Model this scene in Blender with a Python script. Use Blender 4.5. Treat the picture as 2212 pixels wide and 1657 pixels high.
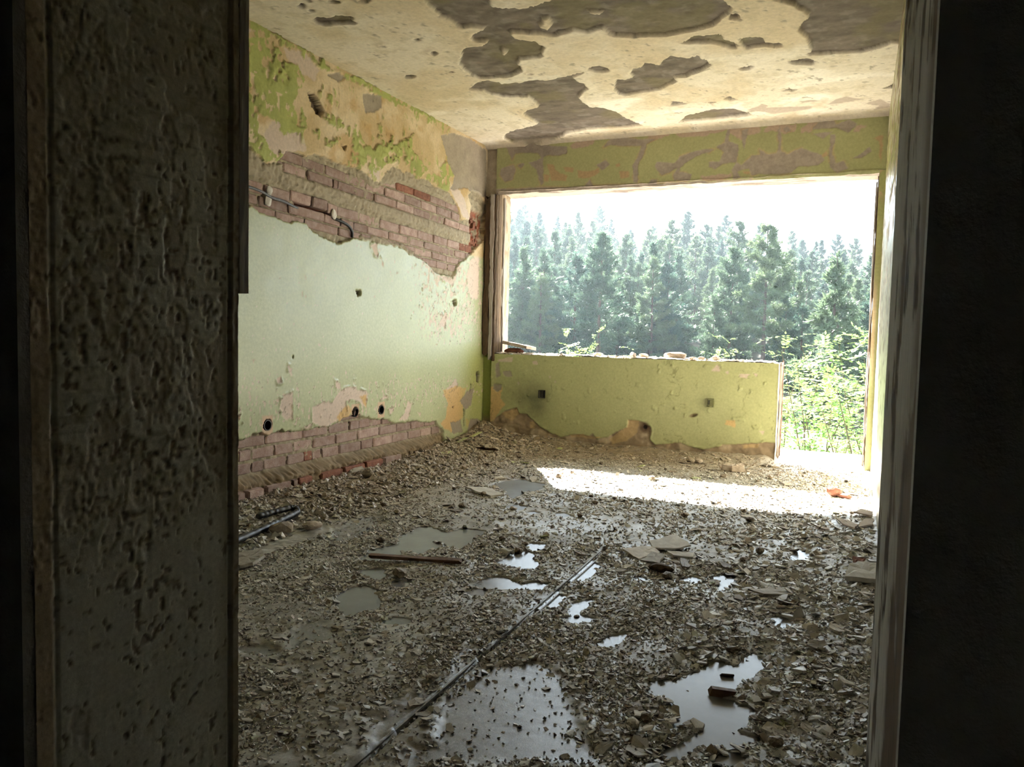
import bpy, math, random
import numpy as np
from mathutils import Matrix, Vector

for o in list(bpy.data.objects):
    bpy.data.objects.remove(o, do_unlink=True)
sc = bpy.context.scene
col = sc.collection

# light levels
SKY_S, SUN_E, EXPO = 6.0, 85.0, .2
HAZE = .0002

# ---------------------------------------------------------------- camera, sky, sun, exposure
CAM_H = .95
FPX, YAW, PITCH, ROLL = 1685.13, .41529934, -.0621311, .02350838
fw = Vector((-math.sin(YAW) * math.cos(PITCH), math.cos(YAW) * math.cos(PITCH), math.sin(PITCH)))
r0 = Vector((math.cos(YAW), math.sin(YAW), 0))
u0 = r0.cross(fw)
rt = r0 * math.cos(ROLL) + u0 * math.sin(ROLL)
up = u0 * math.cos(ROLL) - r0 * math.sin(ROLL)
cd = bpy.data.cameras.new('camera')
cd.sensor_fit = 'HORIZONTAL'
cd.sensor_width = 36
cd.lens = FPX / 2212 * 36
cd.clip_start = .02
cd.clip_end = 600
cam = bpy.data.objects.new('camera', cd)
col.objects.link(cam)
cam.matrix_world = Matrix(((rt.x, up.x, -fw.x, 0), (rt.y, up.y, -fw.y, 0), (rt.z, up.z, -fw.z, CAM_H), (0, 0, 0, 1)))
sc.camera = cam

world = bpy.data.worlds.new('hazy_sky')
sc.world = world
world.use_nodes = True
bg = world.node_tree.nodes['Background']
bg.inputs[0].default_value = (.75, .885, 1, 1)
bg.inputs[1].default_value = SKY_S

SUN_DIR = Vector((.62, -1, -.69)).normalized()      # the way the light travels
sd_ = bpy.data.lights.new('sun', 'SUN')
sd_.energy = SUN_E
sd_.color = (1, .96, .90)
sd_.angle = .0093
sun = bpy.data.objects.new('sun', sd_)
col.objects.link(sun)
sun.rotation_euler = SUN_DIR.to_track_quat('-Z', 'Y').to_euler()
sun.location = (-20, 40, 30)

vs_ = sc.view_settings
sc.display_settings.display_device = 'sRGB'
vs_.view_transform = 'Standard'
vs_.look = 'None'
vs_.gamma = 1
vs_.use_curve_mapping = False
vs_.exposure = EXPO
sc.cycles.max_bounces = 7
sc.cycles.diffuse_bounces = 3
sc.cycles.use_adaptive_sampling = True
sc.cycles.adaptive_threshold = .1
sc.cycles.adaptive_min_samples = 16
sc.cycles.glossy_bounces = 2
sc.cycles.transmission_bounces = 3
sc.cycles.transparent_max_bounces = 4
sc.cycles.volume_bounces = 0
sc.cycles.caustics_reflective = False
sc.cycles.caustics_refractive = False
sc.cycles.sample_clamp_indirect = 8

# ---------------------------------------------------------------- room measures (metres; camera stands at x=y=0)
XL, XR, YB, H = -3.053, .13, 6.25, 2.598      # left wall, right wall, window wall, ceiling
YD0, YD1 = .55, .85                           # door wall, corridor side and room side
XJ = -.80                                     # face of the left door jamb
ZW, ZP = 2.171, .781                          # window head, parapet top
XW0, XP, XD = -2.93, -.54, .087               # window left reveal, end of parapet, right reveal
YO = 6.53                                     # outer face of window wall


# ---------------------------------------------------------------- helpers
def P(s):
    return np.array([[float(a) for a in q.split(',')] for q in s.split()])


def _hash(ix, iy, seed):
    h = (ix.astype(np.int64) * 374761393 + iy.astype(np.int64) * 668265263 + seed * 974634777) & 0xffffffff
    h = ((h ^ (h >> 13)) * 1274126177) & 0xffffffff
    h = ((h ^ (h >> 16)) * 2246822519) & 0xffffffff
    return (h & 0xffffff) / float(0xffffff)


def vnoise(x, y, seed=0):
    x, y = np.broadcast_arrays(np.asarray(x, float), np.asarray(y, float))
    ix, iy = np.floor(x), np.floor(y)
    fx, fy = x - ix, y - iy
    fx = fx * fx * fx * (fx * (fx * 6 - 15) + 10)
    fy = fy * fy * fy * (fy * (fy * 6 - 15) + 10)
    a, b = _hash(ix, iy, seed), _hash(ix + 1, iy, seed)
    c, d = _hash(ix, iy + 1, seed), _hash(ix + 1, iy + 1, seed)
    return (a + (b - a) * fx) * (1 - fy) + (c + (d - c) * fx) * fy


def fbm(x, y, f=1., o=4, seed=0, gain=.5):
    t, a, n = 0, 1., 0
    for k in range(o):
        t = t + a * vnoise(x * f + 17.3 * k, y * f - 9.1 * k, seed + 31 * k)
        n += a
        a *= gain
        f *= 2.03
    return t / n


def cells(x, y, f, seed=0):
    """nearest / second nearest feature distance and a random value per cell"""
    x = np.asarray(x) * f
    y = np.asarray(y) * f
    ix, iy = np.floor(x), np.floor(y)
    d1 = np.full(x.shape, 9.)
    d2 = np.full(x.shape, 9.)
    rid = np.zeros(x.shape)
    for i in (-1, 0, 1):
        for j in (-1, 0, 1):
            cx, cy = ix + i, iy + j
            px = cx + _hash(cx, cy, seed)
            py = cy + _hash(cx, cy, seed + 7)
            d = np.hypot(px - x, py - y)
            r = _hash(cx, cy, seed + 13)
            n = d < d1
            d2 = np.where(n, d1, np.minimum(d2, d))
            rid = np.where(n, r, rid)
            d1 = np.where(n, d, d1)
    return d1, d2, rid


def sdist(px, py, poly, pad=.12):
    """signed distance to a polygon, positive inside, -pad far outside"""
    out = np.full(px.shape, -pad)
    lo, hi = poly.min(0) - pad, poly.max(0) + pad
    m = (px > lo[0]) & (px < hi[0]) & (py > lo[1]) & (py < hi[1])
    if not m.any():
        return out
    x, y = px[m], py[m]
    d = np.full(x.shape, 1e9)
    ins = np.zeros(x.shape, bool)
    n = len(poly)
    for i in range(n):
        ax, ay = poly[i]
        bx, by = poly[(i + 1) % n]
        ex, ey = bx - ax, by - ay
        t = np.clip(((x - ax) * ex + (y - ay) * ey) / (ex * ex + ey * ey + 1e-12), 0, 1)
        d = np.minimum(d, (x - ax - t * ex) ** 2 + (y - ay - t * ey) ** 2)
        if ay != by:
            ins ^= ((ay > y) != (by > y)) & (x < (bx - ax) * (y - ay) / (by - ay) + ax)
    d = np.sqrt(d)
    out[m] = np.maximum(np.where(ins, d, -d), -pad)
    return out


def sdm(px, py, polys, pad=.12):
    o = np.full(px.shape, -pad)
    for p in polys:
        o = np.maximum(o, sdist(px, py, p, pad))
    return o


def ss(a, b, x):
    t = np.clip((x - a) / (b - a), 0, 1)
    return t * t * (3 - 2 * t)


def mixc(c, color, m):
    """lay a colour over c with weight m; colour may be an array"""
    return c + (np.asarray(color) - c) * np.asarray(m)[..., None]


def tag(o, label=None, cat=None, group=None, kind=None):
    if label: o['label'] = label
    if cat: o['category'] = cat
    if group: o['group'] = group
    if kind: o['kind'] = kind
    return o


def link(name, me, mat=None, parent=None, loc=None):
    o = bpy.data.objects.new(name, me)
    col.objects.link(o)
    if mat is not None and me is not None:
        me.materials.append(mat)
    if parent is not None: o.parent = parent
    if loc is not None: o.location = loc
    return o


def empty(name, loc=(0, 0, 0), rz=0):
    o = bpy.data.objects.new(name, None)
    col.objects.link(o)
    o.location = loc
    o.rotation_euler = (0, 0, rz)
    o.empty_display_size = .1
    return o


def mesh_np(name, V, F, colors=None, smooth=None):
    """V (n,3), F (m,k) of one size, colours (n,4) as point attribute 'Col'"""
    V = np.ascontiguousarray(V, np.float32)
    F = np.ascontiguousarray(F, np.int32)
    me = bpy.data.meshes.new(name)
    me.vertices.add(len(V))
    me.vertices.foreach_set('co', V.ravel())
    k = F.shape[1]
    me.loops.add(F.size)
    me.loops.foreach_set('vertex_index', F.ravel())
    me.polygons.add(len(F))
    me.polygons.foreach_set('loop_start', np.arange(0, F.size, k, dtype=np.int32))
    if smooth is None: smooth = np.zeros(len(F), bool)
    me.polygons.foreach_set('use_smooth', np.broadcast_to(np.asarray(smooth, bool), (len(F),)))
    if colors is not None:
        at = me.color_attributes.new('Col', 'FLOAT_COLOR', 'POINT')
        at.data.foreach_set('color', np.ascontiguousarray(colors, np.float32).ravel())
    me.update(calc_edges=True)
    me.validate()
    return me


BOXF = np.array([[0, 3, 2, 1], [4, 5, 6, 7], [0, 1, 5, 4], [1, 2, 6, 5], [2, 3, 7, 6], [3, 0, 4, 7]])


def boxv(x0, x1, y0, y1, z0, z1):
    return np.array([[x0, y0, z0], [x1, y0, z0], [x1, y1, z0], [x0, y1, z0],
                     [x0, y0, z1], [x1, y0, z1], [x1, y1, z1], [x0, y1, z1]], float)


def boxes(name, bs, mat, parent=None, color=(.4, .37, .32, .8)):
    V = np.concatenate([boxv(*b) for b in bs])
    F = np.concatenate([BOXF + 8 * i for i in range(len(bs))])
    C = np.tile(np.array(color), (len(V), 1))
    return link(name, mesh_np(name, V, F, C), mat, parent)


def surf(name, us, vs, fn, put, mat, parent=None, extra=(), ecol=(.4, .37, .32, .8)):
    """height field: fn(U,V) -> height, rgb, roughness; put(U,V,h) -> x,y,z"""
    U, V = np.meshgrid(us, vs, indexing='ij')
    h, c, r = fn(U, V)
    X = np.stack([np.broadcast_to(q, U.shape) for q in put(U, V, h)], -1).reshape(-1, 3)
    C = np.concatenate([np.clip(c, .004, .95), np.clip(np.broadcast_to(r, U.shape), .02, 1)[..., None]], -1).reshape(-1, 4)
    nu, nv = len(us), len(vs)
    I = np.arange(nu * nv).reshape(nu, nv)
    F = np.stack([I[:-1, :-1], I[1:, :-1], I[1:, 1:], I[:-1, 1:]], -1).reshape(-1, 4)
    sm = np.ones(len(F), bool)
    for b in extra:
        n = len(X)
        X = np.concatenate([X, boxv(*b)])
        C = np.concatenate([C, np.tile(np.array(ecol), (8, 1))])
        F = np.concatenate([F, BOXF + n])
        sm = np.concatenate([sm, np.zeros(6, bool)])
    return link(name, mesh_np(name, X, F, C, sm), mat, parent)


# ---------------------------------------------------------------- materials
def new_mat(name):
    m = bpy.data.materials.new(name)
    m.use_nodes = True
    nt = m.node_tree
    b = nt.nodes['Principled BSDF']
    return m, nt, b


def N(nt, t, **kw):
    n = nt.nodes.new(t)
    for k, v in kw.items():
        if k.startswith('_'): setattr(n, k[1:], v)
        else: n.inputs[k.replace('__', ' ')].default_value = v
    return n


def bump_into(nt, b, scale, strength, dist, detail=5, aniso=None, rough=.6):
    tc = N(nt, 'ShaderNodeNewGeometry')
    src = tc.outputs['Position']
    if aniso:
        mp = N(nt, 'ShaderNodeVectorMath', _operation='MULTIPLY')
        mp.inputs[1].default_value = aniso
        nt.links.new(src, mp.inputs[0])
        src = mp.outputs[0]
    nz = N(nt, 'ShaderNodeTexNoise', Scale=scale, Detail=detail, Roughness=rough)
    nt.links.new(src, nz.inputs['Vector'])
    bp = N(nt, 'ShaderNodeBump', Strength=strength, Distance=dist)
    nt.links.new(nz.outputs['Fac'], bp.inputs['Height'])
    nt.links.new(bp.outputs['Normal'], b.inputs['Normal'])
    return src, nz


def layer_mat(name, var_scale=60, var=.35, bscale=220, bstr=.5, bdist=.004, spec=.5, aniso=None, detail=5, rvar=0):
    """colour of the paint / plaster layer comes with the surface (attribute), noise gives grain and relief"""
    m, nt, b = new_mat(name)
    at = N(nt, 'ShaderNodeAttribute', _attribute_name='Col')
    src, nz = bump_into(nt, b, bscale, bstr, bdist, detail, aniso)
    n2 = N(nt, 'ShaderNodeTexNoise', Scale=var_scale, Detail=6, Roughness=.65)
    nt.links.new(src, n2.inputs['Vector'])
    mr = N(nt, 'ShaderNodeMapRange')
    mr.inputs['From Min'].default_value = .3
    mr.inputs['From Max'].default_value = .7
    mr.inputs['To Min'].default_value = 1 - var
    mr.inputs['To Max'].default_value = 1 + var
    nt.links.new(n2.outputs['Fac'], mr.inputs['Value'])
    mx = N(nt, 'ShaderNodeMix', _data_type='RGBA', _blend_type='MULTIPLY')
    mx.inputs[0].default_value = 1
    nt.links.new(at.outputs['Color'], mx.inputs[6])
    nt.links.new(mr.outputs[0], mx.inputs[7])
    nt.links.new(mx.outputs[2], b.inputs['Base Color'])
    if rvar:
        ad = N(nt, 'ShaderNodeMath', _operation='MULTIPLY_ADD')
        ad.inputs[1].default_value = rvar
        nt.links.new(n2.outputs['Fac'], ad.inputs[0])
        sb = N(nt, 'ShaderNodeMath', _operation='SUBTRACT')
        sb.inputs[1].default_value = rvar * .5
        nt.links.new(at.outputs['Alpha'], sb.inputs[0])
        nt.links.new(sb.outputs[0], ad.inputs[2])
        nt.links.new(ad.outputs[0], b.inputs['Roughness'])
    else:
        nt.links.new(at.outputs['Alpha'], b.inputs['Roughness'])
    b.inputs['Specular IOR Level'].default_value = spec
    return m


def plain_mat(name, c1, c2=None, scale=20, rough=.7, spec=.4, bscale=80, bstr=.4, bdist=.004, rnd=0., aniso=None, metal=0, ior=None):
    """two-tone noise colour, optional per-object brightness change"""
    m, nt, b = new_mat(name)
    c2 = c2 or tuple(x * .6 for x in c1)
    src, nz = bump_into(nt, b, bscale, bstr, bdist, 5, aniso)
    n2 = N(nt, 'ShaderNodeTexNoise', Scale=scale, Detail=6, Roughness=.65)
    nt.links.new(src, n2.inputs['Vector'])
    cr = N(nt, 'ShaderNodeValToRGB')
    cr.color_ramp.elements[0].position = .35
    cr.color_ramp.elements[1].position = .65
    cr.color_ramp.elements[0].color = (*c2, 1)
    cr.color_ramp.elements[1].color = (*c1, 1)
    nt.links.new(n2.outputs['Fac'], cr.inputs['Fac'])
    out = cr.outputs['Color']
    if rnd:
        oi = N(nt, 'ShaderNodeObjectInfo')
        mr = N(nt, 'ShaderNodeMapRange')
        mr.inputs['To Min'].default_value = 1 - rnd
        mr.inputs['To Max'].default_value = 1 + rnd
        nt.links.new(oi.outputs['Random'], mr.inputs['Value'])
        mx = N(nt, 'ShaderNodeMix', _data_type='RGBA', _blend_type='MULTIPLY')
        mx.inputs[0].default_value = 1
        nt.links.new(out, mx.inputs[6])
        nt.links.new(mr.outputs[0], mx.inputs[7])
        out = mx.outputs[2]
    nt.links.new(out, b.inputs['Base Color'])
    b.inputs['Roughness'].default_value = rough
    b.inputs['Specular IOR Level'].default_value = spec
    b.inputs['Metallic'].default_value = metal
    if ior: b.inputs['IOR'].default_value = ior
    return m


def leaf_mat(name, c1, c2, trans=.45, rough=.5):
    """leaf: diffuse and translucent, hue drifts from plant to plant"""
    m, nt, b = new_mat(name)
    oi = N(nt, 'ShaderNodeObjectInfo')
    ge = N(nt, 'ShaderNodeNewGeometry')
    nz = N(nt, 'ShaderNodeTexNoise', Scale=1.1, Detail=3)
    nt.links.new(ge.outputs['Position'], nz.inputs['Vector'])
    ad = N(nt, 'ShaderNodeMath', _operation='ADD')
    nt.links.new(oi.outputs['Random'], ad.inputs[0])
    nt.links.new(nz.outputs['Fac'], ad.inputs[1])
    mr = N(nt, 'ShaderNodeMapRange')
    mr.inputs['From Min'].default_value = .3
    mr.inputs['From Max'].default_value = 1.7
    nt.links.new(ad.outputs[0], mr.inputs['Value'])
    mx = N(nt, 'ShaderNodeMix', _data_type='RGBA')
    mx.inputs[6].default_value = (*c1, 1)
    mx.inputs[7].default_value = (*c2, 1)
    nt.links.new(mr.outputs[0], mx.inputs[0])
    nt.links.new(mx.outputs[2], b.inputs['Base Color'])
    b.inputs['Roughness'].default_value = rough
    b.inputs['Specular IOR Level'].default_value = .3
    tr = N(nt, 'ShaderNodeBsdfTranslucent')
    nt.links.new(mx.outputs[2], tr.inputs['Color'])
    ms = N(nt, 'ShaderNodeMixShader')
    ms.inputs[0].default_value = trans
    nt.links.new(b.outputs[0], ms.inputs[1])
    nt.links.new(tr.outputs[0], ms.inputs[2])
    nt.links.new(ms.outputs[0], nt.nodes['Material Output'].inputs['Surface'])
    return m


M_WALL = layer_mat('old_wall_paint', 55, .12, 260, .10, .001)
M_CEIL = layer_mat('limewashed_ceiling', 40, .12, 200, .25, .002, spec=.25)
M_FLOOR = layer_mat('dirty_wet_floor', 150, .28, 500, .5, .0012, spec=.55, rvar=.2)
M_JAMB = layer_mat('flaking_oil_paint', 150, .16, 500, .25, .0006, spec=.5)
M_FRAME = layer_mat('worn_painted_timber', 120, .15, 250, .4, .001, aniso=(1, 1, .2), spec=.2)
M_PLAIN = layer_mat('grey_render', 30, .3, 120, .5, .006, spec=.2)
M_DEBRIS = layer_mat('crushed_plaster', 500, .25, 900, .4, .0008, spec=.5)
M_BRICK = plain_mat('dusty_pink_brick', (.46, .35, .31), (.31, .205, .175), 22, .85, .2, 160, .6, .004, rnd=.22)
M_BRICKRED = plain_mat('red_brick', (.34, .15, .10), (.20, .085, .06), 30, .8, .3, 150, .6, .004, rnd=.15)
M_FLAKE = plain_mat('plaster_flake_face', (.62, .57, .49), (.45, .40, .33), 40, .7, .3, 200, .4, .002, rnd=.35)
M_FLAKEPALE = plain_mat('pale_plaster', (.80, .77, .71), (.64, .60, .54), 30, .75, .3, 150, .4, .002, rnd=.12)
M_FLAKEDARK = plain_mat('muddy_plaster', (.32, .265, .195), (.20, .155, .11), 40, .6, .4, 200, .6, .003, rnd=.3)
M_FLAKEGREEN = plain_mat('green_paint_flake', (.42, .48, .16), (.50, .52, .30), 30, .5, .4, 150, .3, .001, rnd=.15)
M_PINKSHARD = plain_mat('pinkish_render', (.62, .55, .49), (.48, .41, .36), 30, .8, .2, 150, .4, .002, rnd=.15)
M_STONE = plain_mat('dusty_rubble', (.60, .52, .43), (.38, .30, .23), 25, .9, .2, 90, .7, .006, rnd=.2)
M_DARKWOOD = plain_mat('dark_rotten_timber', (.13, .085, .05), (.06, .038, .022), 60, .8, .3, 90, .8, .006, aniso=(1, 1, .1))
M_LATH = plain_mat('brown_timber', (.20, .11, .06), (.12, .065, .035), 50, .7, .3, 90, .6, .003)
M_GREYWOOD = plain_mat('weathered_grey_timber', (.50, .46, .43), (.30, .26, .22), 40, .8, .3, 90, .7, .004, aniso=(1, 1, .08))
M_BLACK = plain_mat('black_plastic', (.025, .026, .03), (.015, .015, .018), 40, .45, .5, 120, .2, .001)
M_CABLE = plain_mat('grey_cable_sheath', (.16, .17, .19), (.10, .10, .12), 60, .5, .5, 120, .2, .001)
M_WATER = plain_mat('shallow_puddle_water', (.22, .22, .22), (.18, .18, .175), 6, .27, .5, 14, .05, .0015, ior=1.33)
M_METAL = plain_mat('dull_metal_strip', (.30, .29, .27), (.20, .19, .17), 40, .5, .5, 120, .3, .001, metal=.2)
M_CONC = plain_mat('sun_bleached_concrete', (.62, .60, .56), (.50, .47, .43), 6, .9, .2, 60, .5, .004)
M_DARKWALL = plain_mat('dark_corridor_render', (.80, .78, .75), (.62, .60, .57), 8, .8, .2, 60, .5, .004)
M_DARKTRIM = plain_mat('dark_painted_trim', (.30, .29, .28), (.20, .19, .18), 8, .8, .2, 60, .5, .004)
M_OLIVE = plain_mat('old_olive_plastic', (.30, .31, .15), (.22, .22, .10), 30, .5, .4, 150, .3, .001)
M_GROUND = plain_mat('forest_floor', (.035, .032, .02), (.02, .022, .012), .6, .95, .1, 3, .5, .05)
M_BARK = plain_mat('pine_bark', (.095, .07, .058), (.05, .04, .035), 3, .9, .1, 12, .6, .02, rnd=.3)
M_NEEDLE = leaf_mat('pine_needles', (.026, .056, .046), (.090, .120, .060), .42)
M_LEAF = leaf_mat('locust_leaf', (.13, .24, .05), (.24, .32, .09), .45)
M_STEM = plain_mat('shrub_stem', (.14, .10, .06), (.08, .06, .04), 10, .9, .1, 40, .4, .004)

# ---------------------------------------------------------------- outlines of worn areas, metres in the plane of each surface
CEIL_BARE=[P(s) for s in (
"-2.008,3.356 -2.036,3.452 -2.07,3.667 -2.056,3.681 -2.038,3.831 -1.943,3.839 -1.916,3.876 -2.05,3.959 -2.062,4.014 -1.992,4.05 -2.038,4.094 -2.128,4.081 -2.194,4.131 -2.315,4.346 -2.337,4.472 -2.323,4.605 -2.231,4.638 -2.104,4.632 -1.991,4.56 -1.956,4.429 -1.923,4.373 -1.816,4.389 -1.77,4.362 -1.772,4.318 -1.718,4.242 -1.737,4.154 -1.785,4.106 -1.823,4.052 -1.817,3.987 -1.791,3.978 -1.669,4.061 -1.618,4.119 -1.488,4.063 -1.428,4.141 -1.331,4.103 -1.295,4.218 -1.182,4.27 -1.126,4.287 -1.029,4.317 -.862,4.295 -.772,4.265 -.727,4.186 -.659,4.088 -.662,4.047 -.691,3.959 -.701,3.851",
"-2.484,4.786 -2.363,4.684 -2.284,4.672 -2.238,4.729 -2.234,4.771 -2.131,4.753 -1.862,4.783 -1.747,4.747 -1.639,4.724 -1.748,4.798 -1.742,4.853 -1.712,4.916 -1.717,5.01 -1.775,5.103 -1.851,5.194 -1.853,5.332 -1.827,5.454 -1.734,5.519 -1.697,5.615 -1.672,5.798 -1.619,5.963 -1.601,6.045 -1.781,6.042 -2.084,6.018 -2.25,6.065 -2.365,6.197 -2.621,6.268 -2.795,6.21 -2.804,6.072 -2.712,5.909 -2.546,5.822 -2.364,5.747 -2.371,5.558 -2.372,5.451 -2.302,5.372 -2.18,5.314 -2.157,5.163 -2.174,5.065 -2.262,5.05 -2.336,5.023 -2.399,4.912 -2.401,4.838",
"-1.573,5.131 -1.485,4.918 -1.439,4.961 -1.374,4.932 -1.391,4.875 -1.343,4.757 -1.264,4.727 -1.241,4.666 -1.163,4.752 -1.132,4.683 -1.074,4.615 -.98,4.693 -.923,4.66 -.912,4.718 -.886,4.739 -.896,4.848 -.977,4.95 -1.065,5.005 -1.145,5.009 -1.144,5.079 -1.275,5.223 -1.364,5.242 -1.521,5.256 -1.56,5.208",
"-.434,3.952 -.439,4.061 -.358,4.145 -.304,4.311 -.348,4.396 -.363,4.462 -.337,4.582 -.31,4.81 -.342,4.84 -.321,4.88 -.057,4.944 .088,4.855 .171,4.905 .207,4.879 .165,4.179",
"-.971,4.435 -.924,4.404 -.875,4.364 -.84,4.396 -.798,4.383 -.752,4.429 -.764,4.463 -.725,4.516 -.694,4.587 -.708,4.643 -.743,4.641 -.791,4.551 -.84,4.513 -.925,4.482",
"-.668,4.498 -.639,4.48 -.547,4.533 -.547,4.601 -.471,4.639 -.462,4.683 -.484,4.705 -.539,4.654 -.606,4.65 -.649,4.665 -.672,4.575",
"-.448,4.932 -.35,4.923 -.303,5.017 -.323,5.056 -.369,5.016 -.444,4.978",
"-.74,4.975 -.7,4.954 -.648,4.95 -.679,5.021 -.729,5.008",
"-1.289,5.593 -1.255,5.479 -1.212,5.525 -1.169,5.571 -1.247,5.607",
"-1.038,5.586 -.971,5.572 -.966,5.59 -1.006,5.628",
"-.91,5.555 -.86,5.504 -.846,5.577 -.822,5.586 -.876,5.612",
"-.519,5.51 -.481,5.476 -.432,5.486 -.47,5.528",
"-1.335,6.023 -1.207,5.853 -1.011,5.76 -.879,5.816 -.762,5.99 -.994,6.049 -1.178,6.04",
".072,5.659 .128,5.599 .185,5.58 .176,5.71",
"-2.742,3.461 -2.684,3.439 -2.627,3.46 -2.58,3.451 -2.483,3.488 -2.517,3.518 -2.549,3.507 -2.523,3.56 -2.563,3.572 -2.652,3.548 -2.715,3.543 -2.743,3.515",
"-2.655,3.295 -2.668,3.305 -2.683,3.307 -2.693,3.3 -2.693,3.288 -2.683,3.276 -2.668,3.27 -2.655,3.272 -2.65,3.282",
"-2.635,3.358 -2.645,3.365 -2.657,3.366 -2.665,3.361 -2.665,3.352 -2.658,3.344 -2.647,3.339 -2.637,3.341 -2.632,3.348",
"-2.588,3.259 -2.599,3.265 -2.612,3.266 -2.622,3.26 -2.624,3.251 -2.618,3.242 -2.605,3.239 -2.593,3.242 -2.586,3.25",
"-2.438,3.3 -2.452,3.309 -2.472,3.309 -2.489,3.3 -2.494,3.286 -2.485,3.275 -2.467,3.27 -2.447,3.275 -2.436,3.287",
"-2.301,3.352 -2.314,3.361 -2.332,3.361 -2.347,3.353 -2.351,3.34 -2.343,3.328 -2.326,3.323 -2.309,3.327 -2.299,3.338",
"-2.34,3.898 -2.35,3.907 -2.363,3.91 -2.373,3.904 -2.375,3.892 -2.368,3.881 -2.356,3.875 -2.344,3.877 -2.337,3.886",
"-2.572,3.903 -2.582,3.912 -2.594,3.915 -2.602,3.91 -2.602,3.899 -2.595,3.887 -2.583,3.881 -2.572,3.882 -2.568,3.891",
"-2.336,4.102 -2.349,4.114 -2.365,4.117 -2.378,4.109 -2.381,4.094 -2.372,4.079 -2.357,4.072 -2.341,4.074 -2.333,4.086",
"-2.687,4.43 -2.708,4.451 -2.734,4.457 -2.752,4.445 -2.754,4.421 -2.739,4.396 -2.714,4.382 -2.691,4.385 -2.68,4.404",
"-2.405,4.442 -2.415,4.451 -2.429,4.453 -2.441,4.447 -2.444,4.435 -2.438,4.423 -2.425,4.418 -2.412,4.42 -2.404,4.43",
"-1.486,4.73 -1.512,4.764 -1.553,4.773 -1.59,4.752 -1.606,4.71 -1.592,4.668 -1.556,4.646 -1.515,4.653 -1.488,4.686",
"-1.949,4.624 -1.956,4.633 -1.966,4.636 -1.974,4.63 -1.977,4.62 -1.973,4.61 -1.963,4.604 -1.954,4.606 -1.948,4.614",
"-.63,4.189 -.639,4.207 -.656,4.212 -.674,4.201 -.683,4.18 -.68,4.159 -.666,4.146 -.648,4.149 -.633,4.166",
"-.613,4.229 -.617,4.236 -.625,4.238 -.633,4.233 -.637,4.224 -.636,4.215 -.63,4.211 -.622,4.212 -.615,4.219",)]
CEIL_ISLE=[P(s) for s in (
"-1.706,3.47 -1.749,3.56 -1.767,3.64 -1.639,3.712 -1.562,3.708 -1.453,3.671 -1.413,3.582",
"-1.587,3.865 -1.544,3.89 -1.565,3.961 -1.624,4.031 -1.64,3.951 -1.602,3.921",
"-1.335,3.872 -1.27,3.908 -1.284,3.931 -1.324,3.909",
"-1.961,4.195 -1.947,4.243 -1.967,4.268 -1.991,4.259",)]
CEIL_TAN=[P(s) for s in (
"-.802,5.892 -.717,5.824 -.693,5.762 -.647,5.801 -.661,5.859 -.374,5.937 -.386,6.003 -.635,6.033 -.689,5.964",
"-.452,5.797 -.383,5.785 -.296,5.815 -.426,5.831",
"-.276,5.93 -.209,5.816 -.146,5.779 -.037,5.876 -.131,5.903 -.228,5.931",
"-.037,5.998 .064,5.911 .13,6.056 .124,6.132 .03,6.18 .052,6.076",)]
BRICK_UP=P("3.06,1.933 3.268,1.933 3.329,1.937 3.387,1.906 3.426,1.895 3.477,1.874 3.538,1.894 3.591,1.923 3.633,1.967 3.721,1.983 3.789,1.985 3.871,2.005 3.906,2.016 4.042,2.019 4.159,2.012 4.239,2.013 4.379,2.017 4.371,2.008 4.431,2.01 4.485,1.981 4.539,1.968 4.613,1.984 4.667,2.057 4.762,2.123 4.852,2.109 4.893,2.09 4.944,2.117 5.029,2.111 5.062,2.085 5.215,2.114 5.379,2.087 5.601,2.073 5.72,2.008 5.776,1.943 5.804,1.898 5.955,1.914 5.992,2.033 5.918,2.115 6,2.18 6.175,2.172 6.286,2.086 6.263,1.911 6.24,1.776 6.108,1.709 6.01,1.647 5.886,1.577 5.767,1.516 5.678,1.41 5.563,1.419 5.39,1.423 5.225,1.484 5.156,1.506 4.95,1.541 4.796,1.567 4.699,1.561 4.595,1.555 4.494,1.563 4.38,1.56 4.303,1.562 4.18,1.523 4.127,1.507 4.037,1.518 3.949,1.534 3.858,1.564 3.782,1.584 3.719,1.59 3.68,1.577 3.593,1.576 3.478,1.587 3.378,1.603 3.269,1.624 3.06,1.658")
BRICK_LOW=P("3.043,.315 3.245,.358 3.274,.338 3.361,.356 3.415,.367 3.487,.345 3.54,.347 3.582,.357 3.682,.35 3.785,.347 3.935,.348 4.036,.34 4.108,.351 4.208,.375 4.298,.392 4.385,.387 4.403,.383 4.585,.35 4.737,.328 4.847,.288 4.951,.285 5.113,.28 5.344,.251 5.423,.261 5.476,.221 5.573,.15 5.593,-.1 3.043,-.1")
MORTAR_UP=[P(s) for s in (
"3.06,1.933 3.268,1.933 3.329,1.937 3.387,1.906 3.426,1.895 3.477,1.874 3.538,1.894 3.612,1.895 3.602,1.854 3.678,1.841 3.581,1.808 3.447,1.803 3.273,1.792 3.06,1.804",
"4.371,2.008 4.431,2.01 4.485,1.981 4.539,1.968 4.613,1.984 4.667,2.057 4.762,2.123 4.852,2.109 4.893,2.09 4.944,2.117 5.029,2.111 5.062,2.085 5.215,2.114 5.379,2.087 5.601,2.073 5.72,2.008 5.604,2.008 5.264,2.021 5.042,2.026 4.814,2.022 4.66,1.978 4.54,1.92 4.459,1.951",
"4.379,1.585 4.493,1.594 4.612,1.598 4.766,1.585 4.949,1.573 5.078,1.554 5.057,1.524 4.95,1.541 4.796,1.567 4.699,1.561 4.595,1.555 4.494,1.563 4.38,1.56",)]
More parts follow.
